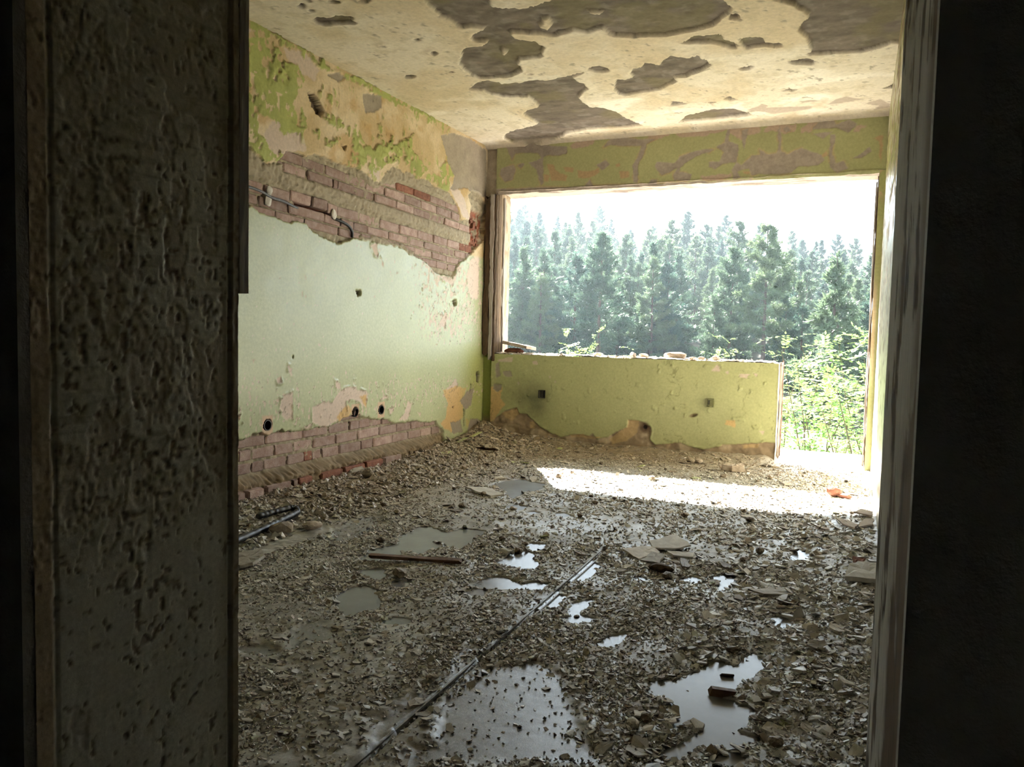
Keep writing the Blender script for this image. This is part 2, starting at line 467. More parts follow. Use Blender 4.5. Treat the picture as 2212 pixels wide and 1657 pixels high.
UP_GREEN=[P(s) for s in (
"3.255,2.633 3.283,2.494 3.416,2.534 3.516,2.549 3.611,2.477 3.72,2.483 3.811,2.425 3.721,2.341 3.7,2.242 3.802,2.211 3.814,2.155 3.679,2.093 3.614,2.049 3.519,2.117 3.404,2.114 3.399,2.005 3.332,2.035 3.257,2.036",
"3.257,2.017 3.341,2.024 3.439,2.014 3.49,1.957 3.594,1.939 3.47,1.877 3.351,1.933 3.257,1.951",
"3.992,2.283 4.042,2.304 4.158,2.28 4.186,2.248 4.081,2.229 4.006,2.21",
"3.861,2.145 3.932,2.17 3.921,2.137 3.861,2.126",
"3.995,2.086 4.134,2.18 4.173,2.174 4.033,2.072",
"4.254,2.193 4.307,2.294 4.35,2.256 4.394,2.201 4.512,2.17 4.572,2.226 4.776,2.272 4.909,2.338 5.029,2.412 4.979,2.292 5.088,2.242 5.237,2.199 5.128,2.103 5.02,2.1 4.948,2.177 4.828,2.187 4.699,2.125 4.546,2.034 4.412,2.049 4.257,2.026",
"5.411,2.244 5.511,2.293 5.637,2.299 5.6,2.162 5.561,2.066 5.318,2.101 5.202,2.136 5.315,2.176 5.475,2.169",
"4.554,2.347 4.615,2.354 4.602,2.249 4.556,2.264",
"4.727,2.304 4.777,2.238 4.828,2.196 4.731,2.158 4.619,2.194",
"3.978,2.4 4.04,2.41 4.053,2.376 4.003,2.369",
"3.255,2.601 3.283,2.598 3.927,2.586 4.051,2.558 4.247,2.596 4.609,2.615 5.113,2.606 5.5,2.603 5.48,2.579 5.024,2.573 4.579,2.556 4.359,2.557 4.221,2.548 4.14,2.578 3.928,2.534 3.809,2.57 3.436,2.568 3.256,2.549",)]
UP_PINK=[P(s) for s in (
"3.439,2.028 3.571,2.144 3.614,2.084 3.768,2.115 3.815,2.016 3.541,1.934 3.479,1.976",
"3.341,2.091 3.404,2.111 3.404,2.009 3.351,2.04",
"3.257,2.069 3.303,2.088 3.294,2.033 3.257,2.017",
"3.61,2.546 3.809,2.57 3.928,2.52 3.881,2.446 3.742,2.462 3.643,2.487",
"4.44,2.08 4.591,2.052 4.593,1.984 4.486,1.989",
"5.602,2.113 5.729,2.156 5.868,2.057 5.968,1.905 5.828,1.926",
"3.283,2.54 3.387,2.564 3.293,2.504",)]
UP_GREY=[P(s) for s in (
"4.374,2.513 4.594,2.568 4.597,2.476 4.522,2.419 4.477,2.428 4.419,2.404",
"4.001,2.52 4.128,2.567 4.2,2.558 4.116,2.509",
"5.443,2.492 5.627,2.556 5.937,2.59 6.255,2.556 6.299,2.172 6.077,2.134 5.909,2.168 5.602,2.113 5.683,2.228 5.552,2.302 5.485,2.434",)]
UP_HOLE=[P(s) for s in (
"3.823,2.359 3.882,2.372 3.93,2.341 3.98,2.287 3.943,2.248 3.895,2.257 3.859,2.299",
"4.148,2.136 4.201,2.141 4.188,2.106",
"4.891,2.352 4.925,2.36 4.917,2.331",)]
LOW_PINK=[P(s) for s in (
"3.588,.549 3.692,.587 3.705,.429 3.627,.428 3.594,.482",
"3.88,.475 3.979,.508 4.081,.492 4.12,.538 4.214,.582 4.297,.586 4.354,.566 4.488,.525 4.46,.432 4.356,.49 4.215,.491 4.244,.415 4.123,.368 4.019,.337 3.881,.382",
"4.099,.633 4.159,.618 4.173,.568 4.12,.579",
"4.879,.307 4.965,.356 4.998,.438 5.053,.396 5.02,.294",
"3.647,.737 3.691,.721 3.703,.676 3.658,.7",
"3.56,.66 3.603,.68 3.614,.643 3.571,.623",
"3.214,.485 3.27,.48 3.261,.454 3.214,.444",
"4.628,.472 4.707,.503 4.724,.475 4.644,.462",
"3.763,.363 3.881,.382 3.858,.353",
"4.742,.41 4.825,.413 4.793,.361 4.751,.373",
"5.749,.576 5.796,.521 5.753,.481 5.579,.491",
"5.146,.341 5.203,.336 5.185,.313",
"5.421,1.407 5.672,1.406 5.823,1.512 5.674,1.355 5.546,1.357",
"5.982,1.579 6.148,1.66 6.142,1.245 5.997,1.249 5.919,1.404",
"4.481,1.536 4.556,1.561 4.574,1.46 4.528,1.473",
"4.605,1.463 4.652,1.442 4.645,1.398",
"5.555,1.125 5.599,1.086 5.539,.993 5.435,1.012",)]
LOW_OCHRE=[P(s) for s in (
"5.505,.23 5.587,.264 5.626,.374 5.537,.493 5.752,.513 5.959,.491 5.87,.389 5.919,.321 5.9,.236 5.701,.128 5.57,.172",
"4.122,.392 4.243,.465 4.3,.427 4.259,.38 4.15,.357",
"4.384,.514 4.473,.517 4.46,.423",
"5.947,.232 6.092,.197 6.046,.135 5.974,.142",)]
LOW_GREY=[P(s) for s in (
"5.848,.38 5.96,.459 6.104,.473 6.061,.343 5.944,.297",
"5.675,.225 5.854,.219 5.905,.106 5.723,.115",
"6.043,.213 6.243,.184 6.261,.057 6,.096",)]
LOW_HOLE=[P(s) for s in (
"6.135,.615 6.184,.625 6.224,.567 6.189,.513 6.138,.538",
"6.041,.531 6.068,.519 6.034,.422 6.019,.477",
"5.909,.3 5.939,.298 5.927,.147 5.908,.149",
"5.703,.348 5.736,.345 5.733,.33 5.704,.334",
"4.328,1.221 4.385,1.229 4.385,1.191 4.35,1.181",
"5.669,1.222 5.734,1.23 5.747,1.174 5.692,1.172",
"3.685,.792 3.702,.792 3.7,.778 3.686,.778",)]
SOCK=P("3.484,.404 4.335,.41 4.647,.401")
BEAM_GREY=[P(s) for s in (
"-2.912,2.398 -2.793,2.422 -2.768,2.367 -2.802,2.294 -2.873,2.277 -2.923,2.334",
"-2.869,2.578 -2.633,2.592 -2.301,2.535 -2.31,2.474 -2.377,2.463 -2.457,2.484 -2.514,2.467 -2.508,2.246 -2.53,2.226 -2.569,2.355 -2.652,2.424 -2.537,2.458 -2.561,2.502 -2.772,2.517 -2.806,2.461 -2.843,2.522",
"-1.993,2.502 -1.931,2.569 -1.804,2.579 -1.688,2.55 -1.545,2.538 -1.625,2.505 -1.643,2.437 -1.682,2.369 -1.687,2.2 -1.718,2.201 -1.733,2.343 -1.685,2.44 -1.676,2.499 -1.802,2.508 -1.918,2.517",
"-2.042,2.363 -1.968,2.399 -1.929,2.366 -1.987,2.313",
"-2.136,2.204 -2.093,2.253 -2.059,2.19",
"-1.557,2.321 -1.538,2.36 -1.396,2.341 -1.358,2.387 -1.232,2.427 -1.087,2.426 -1.124,2.4 -1.23,2.378 -1.307,2.335 -1.345,2.298 -1.344,2.269 -1.254,2.244 -1.272,2.196 -1.391,2.203 -1.403,2.253 -1.375,2.3 -1.494,2.248",
"-1.604,2.185 -1.574,2.223 -1.523,2.22 -1.526,2.171",
"-2.993,2.219 -2.67,2.217 -2.147,2.2 -1.676,2.194 -.795,2.178 -.793,2.14 -2.668,2.148 -2.991,2.153",
"-2.757,2.409 -2.699,2.432 -2.686,2.405 -2.733,2.381",
"-1.004,2.563 -.976,2.57 -.982,2.485 -.905,2.441 -.909,2.308 -.88,2.287 -.799,2.358 -.744,2.363 -.746,2.401 -.69,2.359 -.626,2.364 -.611,2.419 -.625,2.531 -.608,2.576 -.594,2.455 -.591,2.38 -.545,2.349 -.45,2.388 -.308,2.332 -.28,2.285 -.33,2.252 -.461,2.251 -.521,2.208 -.683,2.209 -.757,2.213 -.793,2.206 -.823,2.265 -.879,2.259 -.915,2.233 -.876,2.192 -.932,2.186 -.954,2.254 -.918,2.309 -1.013,2.306 -1.068,2.271 -1.127,2.294 -1.119,2.332 -1.042,2.327 -1.016,2.392 -1.075,2.444 -1.01,2.477",
"-.385,2.511 -.344,2.572 -.242,2.576 -.215,2.542 -.131,2.567 -.071,2.53 -.127,2.472 -.213,2.515 -.299,2.513",
"-.375,2.483 -.238,2.49 -.304,2.441",
"-.254,2.474 -.22,2.471 -.231,2.336 -.21,2.262 -.152,2.276 -.124,2.22 -.198,2.189 -.252,2.228",
"-.101,2.282 -.037,2.322 .011,2.363 .029,2.326 -.043,2.287",
"-.891,2.553 -.836,2.568 -.85,2.475 -.866,2.41 -.882,2.458",
"-.589,2.538 -.554,2.562 -.526,2.523 -.561,2.503",)]
BEAM_PINK=[P(s) for s in (
"-1.402,2.566 -1.167,2.586 -1.023,2.574 -.892,2.591 -.754,2.589 -.742,2.522 -.852,2.512 -.888,2.477 -1.004,2.563 -1.194,2.53 -1.361,2.543",
"-.724,2.521 -.69,2.583 -.484,2.566 -.49,2.511 -.56,2.498 -.652,2.534",
"-.464,2.527 -.405,2.568 -.353,2.563 -.385,2.502 -.454,2.49",
"-.079,2.522 -.013,2.516 -.06,2.476 -.11,2.471",
"-1.523,2.576 -1.443,2.599 -1.442,2.56 -1.612,2.514 -1.614,2.564",
"-1.182,2.22 -1.048,2.231 -.971,2.207 -1.008,2.19 -1.152,2.189",
"-2.279,2.544 -2.191,2.579 -2.06,2.579 -2.07,2.539 -2.167,2.515 -2.256,2.522",
"-1.535,2.547 -1.446,2.589 -1.444,2.56 -1.504,2.535",
"-1.405,2.566 -1.189,2.588 -1.036,2.584 -1.13,2.544 -1.305,2.539",
"-1.194,2.201 -.946,2.234 -.954,2.206 -1.174,2.19",)]
BEAM_OCHRE=[P(s) for s in (
"-2.478,2.402 -2.421,2.398 -2.397,2.344 -2.294,2.296 -2.293,2.254 -2.44,2.263",
"-2.211,2.333 -2.15,2.318 -2.009,2.34 -2.008,2.299 -2.094,2.264 -2.193,2.269",
"-1.848,2.3 -1.753,2.304 -1.751,2.243 -1.835,2.243",
"-2.33,2.371 -2.24,2.355 -2.25,2.314 -2.306,2.328",
"-2.51,2.32 -2.452,2.306 -2.462,2.254 -2.497,2.256",
"-1.881,2.363 -1.839,2.37 -1.838,2.34 -1.875,2.342",
"-.316,2.324 -.266,2.357 -.264,2.311 -.298,2.304",
"-.878,2.249 -.804,2.245 -.821,2.217 -.868,2.23",
".041,2.423 .081,2.438 .098,2.436 .091,2.242 .072,2.297 .076,2.385",)]
PAR_BASE=[P(s) for s in (
"-3.042,.125 -2.943,.188 -2.823,.274 -2.715,.314 -2.689,.26 -2.606,.265 -2.545,.214 -2.485,.164 -2.379,.117 -2.286,.085 -2.207,.118 -2.038,.12 -2.006,.144 -1.96,.094 -1.873,.121 -1.715,.217 -1.706,.28 -1.589,.267 -1.515,.231 -1.503,.19 -1.522,.127 -1.468,.09 -1.356,.109 -1.275,.125 -1.174,.093 -1.094,.079 -.949,.121 -.943,.137 -.79,.149 -.659,.169 -.594,.174 -.512,.175 -.497,-.168 -1.591,-.295 -3.031,-.329",)]
PAR_OCHRE=[P(s) for s in (
"-2.969,.49 -2.84,.485 -2.862,.383 -2.812,.342 -2.86,.283 -2.931,.178 -2.974,.175",
"-2.859,.25 -2.715,.314 -2.689,.26 -2.76,.189 -2.821,.218",
"-2.592,.2 -2.545,.214 -2.531,.138 -2.578,.135",
"-1.715,.217 -1.706,.28 -1.61,.271 -1.628,.171 -1.71,.092 -1.838,.05 -1.862,.101",
"-2.207,.118 -2.038,.122 -1.928,.112 -1.884,.115 -2.037,.093 -2.195,.092",
"-.921,.327 -.845,.332 -.842,.273 -.919,.288",
"-.789,.139 -.659,.164 -.676,.128 -.769,.116",)]
PAR_PINK=[P(s) for s in (
"-2.907,.732 -2.75,.754 -2.761,.709 -2.895,.71",
"-2.571,.727 -2.524,.734 -2.523,.696 -2.558,.7",
"-2.416,.603 -2.393,.604 -2.398,.582",
"-2.709,.546 -2.685,.547 -2.69,.514",
"-1.039,.702 -.993,.753 -.968,.734 -.981,.699",
"-.933,.701 -.904,.702 -.913,.682",
"-2.357,.562 -2.334,.563 -2.345,.541",
"-2.751,.301 -2.69,.282 -2.701,.237 -2.761,.256",
"-.826,.687 -.746,.685 -.772,.65 -.82,.658",
"-.727,.696 -.699,.692 -.708,.667",
"-.926,.702 -.907,.705 -.911,.688",
"-.658,.262 -.626,.259 -.634,.229",)]
PAR_GREY=[P(s) for s in (
"-2.939,.513 -2.865,.506 -2.852,.462 -2.9,.437 -2.938,.469",
"-2.856,.628 -2.771,.632 -2.758,.588 -2.83,.585",
"-2.931,.692 -2.895,.716 -2.879,.583 -2.915,.559",)]
PAR_STAIN=[P(s) for s in (
"-2.457,.427 -2.475,.219 -2.653,.262",)]
PAR_BOX=P("-2.472,.446 -1.046,.451 -1.561,.222 -1.168,.345")
PUDDLE=[P(s) for s in (
"-2.056,4.368 -2.036,4.573 -1.962,4.669 -1.813,4.608 -1.76,4.497 -1.763,4.36 -1.802,4.293 -1.782,4.098 -1.985,4.364",
"-1.719,3.87 -1.702,3.952 -1.629,3.922 -1.623,3.855 -1.658,3.817",
"-1.561,3.804 -1.546,3.847 -1.511,3.833 -1.52,3.784",
"-1.426,3.865 -1.405,3.894 -1.361,3.852 -1.37,3.798 -1.398,3.798",
"-1.324,3.214 -1.311,3.257 -1.259,3.25 -1.238,3.214 -1.249,3.15 -1.285,3.165",
"-1.325,2.905 -1.309,2.986 -1.315,3.08 -1.289,3.117 -1.237,3.09 -1.23,3.018 -1.167,2.96 -1.162,2.894 -1.216,2.865 -1.266,2.877",
"-1.266,2.597 -1.273,2.679 -1.22,2.725 -1.155,2.699 -1.119,2.675 -1.078,2.739 -1.049,2.721 -1.045,2.657 -1.122,2.624 -1.193,2.587 -1.237,2.571",
"-1.264,2.501 -1.251,2.548 -1.217,2.542 -1.216,2.488",
"-.962,2.853 -.979,3.072 -.938,3.063 -.935,2.922 -.948,2.852",
"-.948,2.525 -.961,2.622 -.935,2.629 -.934,2.576 -.94,2.515",
"-.868,2.511 -.87,2.581 -.838,2.642 -.826,2.619 -.841,2.539 -.84,2.471 -.875,2.466",
"-.847,2.428 -.829,2.464 -.798,2.479 -.77,2.448 -.791,2.406 -.817,2.38",
"-.688,2.277 -.675,2.322 -.635,2.366 -.624,2.326 -.643,2.256 -.669,2.248",
"-.755,2.955 -.75,2.994 -.717,2.984 -.72,2.956",
"-.48,3.11 -.437,3.179 -.406,3.168 -.41,3.027 -.424,2.969 -.454,3.071",
"-.586,3.019 -.555,3.089 -.53,3.084 -.54,3.008",
"-.225,2.707 -.218,2.756 -.178,2.744 -.184,2.69 -.202,2.674",
"-.226,3.576 -.2,3.726 -.171,3.695 -.175,3.582 -.193,3.54",
"-.379,3.616 -.369,3.668 -.338,3.638 -.354,3.584",
"-.125,3.79 -.117,3.842 -.099,3.804 -.111,3.762",
"-.463,2.076 -.429,2.111 -.407,2.087 -.402,2.133 -.391,2.165 -.362,2.194 -.37,2.222 -.338,2.281 -.305,2.265 -.296,2.222 -.286,2.174 -.266,2.15 -.278,2.119 -.303,2.09 -.293,2.047 -.255,2.05 -.245,2.025 -.205,2.03 -.199,2.004 -.207,1.95 -.232,1.931 -.213,1.9 -.175,1.906 -.175,1.874 -.204,1.853 -.238,1.812 -.267,1.816 -.289,1.811 -.314,1.774 -.31,1.74 -.332,1.706 -.346,1.722 -.347,1.751 -.317,1.791 -.296,1.833 -.303,1.889 -.33,1.903 -.362,1.86 -.372,1.924 -.405,1.93 -.397,1.979 -.392,2.02 -.424,2.013 -.452,2.031",
"-.291,2.234 -.273,2.3 -.269,2.351 -.247,2.382 -.217,2.338 -.231,2.274 -.242,2.223 -.265,2.168 -.277,2.205",
"-.254,1.739 -.236,1.765 -.207,1.791 -.197,1.779 -.196,1.751 -.251,1.723",
"-1.843,2.678 -1.874,2.788 -1.824,2.93 -1.885,3.017 -1.894,3.223 -1.854,3.273 -1.738,3.202 -1.699,3.332 -1.603,3.33 -1.577,3.264 -1.613,3.218 -1.559,3.123 -1.556,3.019 -1.619,3.019 -1.709,3.09 -1.743,3.046 -1.643,2.983 -1.681,2.916 -1.685,2.859 -1.742,2.861 -1.745,2.794 -1.715,2.737 -1.764,2.69",
"-1.662,2.277 -1.655,2.328 -1.623,2.368 -1.571,2.356 -1.495,2.275 -1.465,2.207 -1.496,2.163 -1.495,2.111 -1.527,2.121 -1.589,2.184",
"-1.369,2.132 -1.36,2.168 -1.319,2.164 -1.301,2.142 -1.317,2.115 -1.348,2.112",
"-1.721,2.494 -1.732,2.552 -1.684,2.587 -1.636,2.504 -1.669,2.477",
"-1.557,2.461 -1.556,2.503 -1.514,2.517 -1.487,2.481 -1.512,2.451",)]
BARE=[P(s) for s in (
"-1.546,1.837 -1.581,1.943 -1.594,2.034 -1.509,2.028 -1.423,1.978 -1.395,1.925 -1.443,1.879 -1.496,1.862 -1.483,1.795",
"-1.6,1.715 -1.613,1.77 -1.57,1.803 -1.5,1.787 -1.502,1.726 -1.559,1.697",
"-2.134,2.807 -2.21,2.992 -2.251,3.256 -2.18,3.342 -2.108,3.188 -2.033,3.064 -2.025,2.94 -2.077,2.768",
"-.959,1.943 -.799,2.043 -.724,2.007 -.649,1.901 -.599,1.798 -.555,1.718 -.502,1.651 -.472,1.609 -.87,1.413 -.882,1.487 -.858,1.548 -.911,1.642 -.922,1.687 -.932,1.758 -.951,1.866",
"-.94,1.412 -.954,1.526 -.953,1.756 -.967,1.967 -.967,2.306 -.985,2.615 -.958,2.569 -.973,2.406 -.978,2.301 -1.004,2.091 -1.021,1.93 -.995,1.783 -1.001,1.647 -1.019,1.567 -1.067,1.557 -1.004,1.527 -.964,1.423",)]
GROOVE=P("-.983,3.283 -.947,1.42")




# ================================================================ the room
def steps(*segs):
    """steps((a,b,d),...) joins ranges a..b of spacing d"""
    o = []
    for a, b, d in segs:
        n = max(1, int(round((b - a) / d)))
        o += list(np.linspace(a, b, n, endpoint=False))
    return np.array(o + [segs[-1][1]])


OCHRE, PINK, GREY = (.56, .43, .245), (.62, .51, .43), (.33, .285, .23)
GREEN, GREENUP, MORTAR = (.43, .46, .275), (.36, .39, .13), (.36, .31, .22)


# ---- left wall: plaster, paint layers and the two places where the bricks lie bare
def left_fn(Y, Z):
    n1, n2 = fbm(Y, Z, 9, 4, 1) - .5, fbm(Y, Z, 9, 4, 2) - .5
    k1, k2 = fbm(Y, Z, 55, 3, 3) - .5, fbm(Y, Z, 55, 3, 4) - .5
    y, z = Y + .03 * n1 + .02 * k1, Z + .03 * n2 + .02 * k2
    up_ = ss(1.60, 1.64, Z)
    # upper zone: ochre coat under flaking green
    c = mixc(np.ones(Y.shape + (3,)) * OCHRE, (.70, .58, .40), ss(.45, .7, fbm(Y, Z, 4, 4, 11)))
    c = mixc(c, (.52, .34, .15), ss(.55, .75, fbm(Y, Z, 7, 4, 12)) * .7)
    ga = sdm(y, z, UP_GREEN) + .03 * (fbm(Y, Z, 30, 3, 14) - .5)
    chip = fbm(Y, Z * .7, 34, 3, 15)
    g = ss(-.003, .004, ga) * (1 - ss(.60, .63, chip))
    g = np.maximum(g, ss(.69, .71, fbm(Y, Z * .6, 26, 3, 16)) * ss(-.11, -.02, ga))
    p = ss(-.004, .004, sdm(y, z, UP_PINK))
    c = mixc(c, PINK, p)
    c = mixc(c, np.array(GREENUP) * (.85 + .45 * fbm(Y, Z, 6, 3, 17))[..., None], g)
    lump = np.abs(fbm(Y, Z, 26, 3, 18) - .5) * 2
    hu = g * (.0015 + .014 * (1 - lump) * ss(.3, .7, fbm(Y, Z, 5, 3, 19))) + .004 * n1
    curl = np.exp(-(ga / .006) ** 2) * (fbm(Y, Z, 22, 2, 20) > .52)
    hu = hu + .004 * curl * ss(-.08, -.0, ga)
    cr = np.abs(fbm(Y, Z, 6, 4, 21) - .5)
    hu = hu - .006 * (1 - ss(0, .008, cr))
    gr = ss(-.003, .003, sdm(y, z, UP_GREY))
    c = mixc(c, np.array(GREY) * (.9 + .4 * fbm(Y, Z, 12, 3, 22))[..., None], gr)
    hu = hu - .006 * gr
    ho = ss(-.002, .006, sdm(y, z, UP_HOLE))
    c = mixc(c, (.17, .13, .09), ho)
    hu = hu - .05 * ho
    # lower zone: glossy green oil paint over pink
    pv = fbm(Y, Z, 3, 3, 30)
    cl = np.array(GREEN) * (.92 + .16 * pv)[..., None] * np.ones(Y.shape + (3,))
    pd = sdm(y, z, LOW_PINK) + .012 * (fbm(Y, Z, 60, 2, 31) - .5)
    chips = fbm(Y * 1.6, Z * .8, 42, 3, 32)
    wreg = np.maximum(1.25 * ss(4.9, 5.4, Y) * ss(.8, 1.0, Z) * ss(1.75, 1.45, Z), ss(.74, .5, Z) * ss(.33, .45, Z) * .8)
    wreg = wreg * (.5 + .8 * fbm(Y, Z, 5, 3, 33))
    ch = ss(.70, .72, chips + .20 * wreg - .13)
    pk = np.maximum(ss(-.002, .003, pd), ch)
    cl = mixc(cl, PINK, pk)
    cl = mixc(cl, (.62, .42, .20), ss(-.006, .01, sdm(y, z, LOW_OCHRE)))
    lg = ss(-.002, .003, sdm(y, z, LOW_GREY))
    cl = mixc(cl, GREY, lg)
    # yellower corner foot: the end of the sky's sheen put into the colour
    cl = mixc(cl, (.40, .42, .15), ss(5.75, 6.15, Y) * ss(.95, .7, Z) * (1 - pk) * (1 - lg) * .9)
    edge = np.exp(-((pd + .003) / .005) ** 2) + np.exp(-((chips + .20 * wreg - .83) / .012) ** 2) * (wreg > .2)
    cl = mixc(cl, (.20, .165, .10), np.exp(-((chips + .20 * wreg - .815) / .016) ** 2) * (wreg > .25) * ss(.40, .52, fbm(Y, Z, 25, 2, 34)) * .9)  # dark rims painted along chip edges as the shade of curled flakes
    cl = mixc(cl, (.22, .18, .11), np.exp(-((pd - .001) / .0035) ** 2) * ss(.5, .6, fbm(Y, Z, 25, 2, 34)) * .6)  # same painted shade, thin, round the pink patches
    hl = .0012 - .0012 * pk + .008 * np.minimum(edge, 1) * ss(.45, .62, fbm(Y, Z, 25, 2, 34)) + .003 * (fbm(Y, Z, 3, 2, 36) - .5) - .006 * lg
    lh = ss(-.001, .004, sdm(y, z, LOW_HOLE))
    cl = mixc(cl, (.10, .075, .05), lh)
    hl = hl - .035 * lh
    for sy, sz in SOCK:
        rr = np.hypot((Y - sy), (Z - sz))
        sq = np.maximum(np.abs(Y - sy), np.abs(Z - sz) * .8)
        cl = mixc(cl, (.60, .43, .29), ss(.047, .043, sq))
        hl = np.where(rr < .032, -.06, hl)
    rl = .32 + .5 * np.maximum(pk, lg) + .12 * fbm(Y, Z, 14, 3, 35) + .3 * ss(.62, .4, Z)
    c = mixc(cl, c, up_)
    h = hl + (hu - hl) * up_
    r = rl + (.8 - rl) * up_
    # bare masonry
    e = np.maximum(sdist(y, z, BRICK_UP), sdist(y, z, BRICK_LOW))
    e = ss(-.002, .005, e)
    mo = ss(-.01, .008, sdm(Y + .05 * n1, Z + .05 * n2, MORTAR_UP))
    slope = -.022 * (Y - 4.7)
    band = ss(1.757, 1.766, Z - slope) * ss(1.836, 1.824, Z - slope)
    rough = fbm(Y, Z, 55, 4, 41)
    hm = -.034 + .024 * rough + .016 * np.maximum(mo, band * .75) + .012 * mo * fbm(Y, Z, 14, 3, 44)
    cm = np.array(MORTAR) * (.65 + .7 * fbm(Y, Z, 40, 4, 42))[..., None]
    cm = mixc(cm, (.40, .345, .26), np.maximum(mo, band) * .6)
    # chase cut for the cable, raw red brick inside
    cz = 1.705 - .11 * (Y - 3.72) + .015 * n2
    chs = ss(3.70, 3.78, Y) * ss(4.12, 4.06, Y) * ss(.026, .018, np.abs(Z - cz))
    cm = mixc(cm, (.16, .05, .03), chs)
    hm = hm - .035 * chs
    # broken corner beside the window: splintered red brick
    br = ss(5.98, 6.03, Y) * ss(1.62, 1.66, Z) * ss(2.02, 1.98, Z)
    cm = mixc(cm, (.30, .10, .06), br * ss(.4, .6, fbm(Y, Z * .3, 40, 3, 45)))
    hm = hm - br * .05 * fbm(Y, Z * .25, 45, 3, 46)
    # dirt-covered footing that stands out at the bottom
    led = ss(.15, .085, Z + .03 * n1) * ss(5.6, 5.2, Y)
    hm = hm + led * (.085 + .05 * n2 + .012 * (rough - .5))
    cm = mixc(cm, np.array((.235, .175, .11)) * (.5 + 1. * rough)[..., None], ss(.16, .12, Z))
    c = mixc(c, cm, e)
    h = h + (hm - h) * e
    r = r + (.95 - r) * e
    return h, c, r


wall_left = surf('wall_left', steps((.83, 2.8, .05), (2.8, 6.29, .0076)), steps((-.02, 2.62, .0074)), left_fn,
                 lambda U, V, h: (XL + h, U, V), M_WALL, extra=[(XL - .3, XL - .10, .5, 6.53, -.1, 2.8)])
tag(wall_left, 'tall side wall with bare brick bands, pale glossy green paint and ochre flaking above', kind='structure')


# ---- ceiling
def ceil_fn(Y, X):
    n1, n2 = fbm(X, Y, 8, 4, 51) - .5, fbm(X, Y, 8, 4, 52) - .5
    k1, k2 = fbm(X, Y, 45, 2, 53) - .5, fbm(X, Y, 45, 2, 54) - .5
    x, y = X + .03 * n1 + .014 * k1, Y + .03 * n2 + .014 * k2
    d = np.minimum(sdm(x, y, CEIL_BARE), -sdm(x, y, CEIL_ISLE))
    b = ss(-.004, .004, d)
    t = ss(-.004, .004, sdm(x, y, CEIL_TAN))
    c = mixc(np.ones(X.shape + (3,)) * (.72, .655, .53), (.64, .545, .385), ss(.45, .75, fbm(X, Y, 2.2, 5, 55)))
    c = mixc(c, (.86, .81, .71), ss(.5, .75, fbm(X, Y * 1.8, 3, 4, 56)) * ss(4.2, 5.6, Y))
    c = mixc(c, (.52, .45, .30), ss(.58, .7, fbm(X, Y, 14, 4, 57)) * .4)
    fl = ss(.755, .775, fbm(X, Y, 24, 4, 58))
    c = mixc(c, (.33, .29, .22), fl * .8)
    cb = np.array((.165, .138, .112)) * (.55 + .9 * fbm(X * .8, Y * 2, 9, 5, 59))[..., None]
    cb = mixc(cb, (.26, .235, .20), ss(.55, .7, fbm(X, Y, 16, 4, 60)) * .6)
    cb = mixc(cb, (.19, .165, .08), ss(.55, .7, fbm(X, Y, 3.5, 3, 61)) * .5)
    c = mixc(c, cb, b)
    c = mixc(c, (.47, .40, .32), t * (1 - b))
    lip = np.exp(-((d + .006) / .010) ** 2) * ss(.35, .65, fbm(X, Y, 7, 3, 62))
    h = (1 - b) * (.004 * n1) + (.006 * lip) * (1 - b) - b * (.018 + .008 * (fbm(X, Y, 22, 4, 63) - .5)) - t * .003 - fl * .003
    sag = ss(.035, 0, np.abs(d + .012)) * ss(.5, .62, fbm(X, Y, 3, 3, 64))
    h = h + .005 * sag * (1 - b)
    # small cove towards the window wall
    cv = ss(YB - .045, YB, Y)
    h = h + .03 * cv
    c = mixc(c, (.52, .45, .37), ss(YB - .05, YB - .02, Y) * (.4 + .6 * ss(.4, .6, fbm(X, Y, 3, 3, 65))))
    return h, c, .85


ceiling = surf('ceiling', steps((.83, 2.9, .06), (2.9, 6.28, .0115)), steps((-3.09, .16, .0098)), ceil_fn,
               lambda U, V, h: (V, U, H - h), M_CEIL, extra=[(-3.4, 1.0, .5, 6.53, 2.66, 2.86)])
tag(ceiling, 'cream limewashed ceiling with large dark patches where the coat has fallen', kind='structure')


# ---- window wall: beam above, parapet below, pilaster in the corner and pier on the sunny side
def beam_fn(X, Z):
    n1, n2 = fbm(X, Z, 12, 4, 71) - .5, fbm(X, Z, 12, 4, 72) - .5
    x, z = X + .02 * n1, Z + .02 * n2
    x = x + .012 * (fbm(X, Z, 60, 2, 73) - .5)
    c = np.ones(X.shape + (3,)) * (.385, .39, .20) * (.85 + .3 * fbm(X, Z, 3, 3, 74))[..., None]
    p = ss(-.004, .004, sdm(x, z, BEAM_PINK) + .02 * (fbm(X, Z, 40, 3, 79) - .5))
    o = ss(-.004, .006, sdm(x, z, BEAM_OCHRE))
    gd = sdm(x, z, BEAM_GREY)
    g = ss(-.003, .004, gd)
    rim = ss(-.016, -.004, gd) * ss(.4, .6, fbm(X, Z, 9, 3, 78))
    c = mixc(c, (.47, .36, .29), p)
    c = mixc(c, (.46, .33, .19), np.maximum(o, rim * .6))
    c = mixc(c, np.array((.36, .31, .27)) * (.8 + .4 * fbm(X, Z, 30, 4, 75))[..., None], g)
    h = .003 * n1 - .001 * p + g * (-.006 + .006 * fbm(X, Z, 35, 4, 76)) - .012 * ss(ZW + .02, ZW, Z) * fbm(X, Z, 20, 3, 77)
    return h, c, .62 + .3 * np.maximum(g, p)


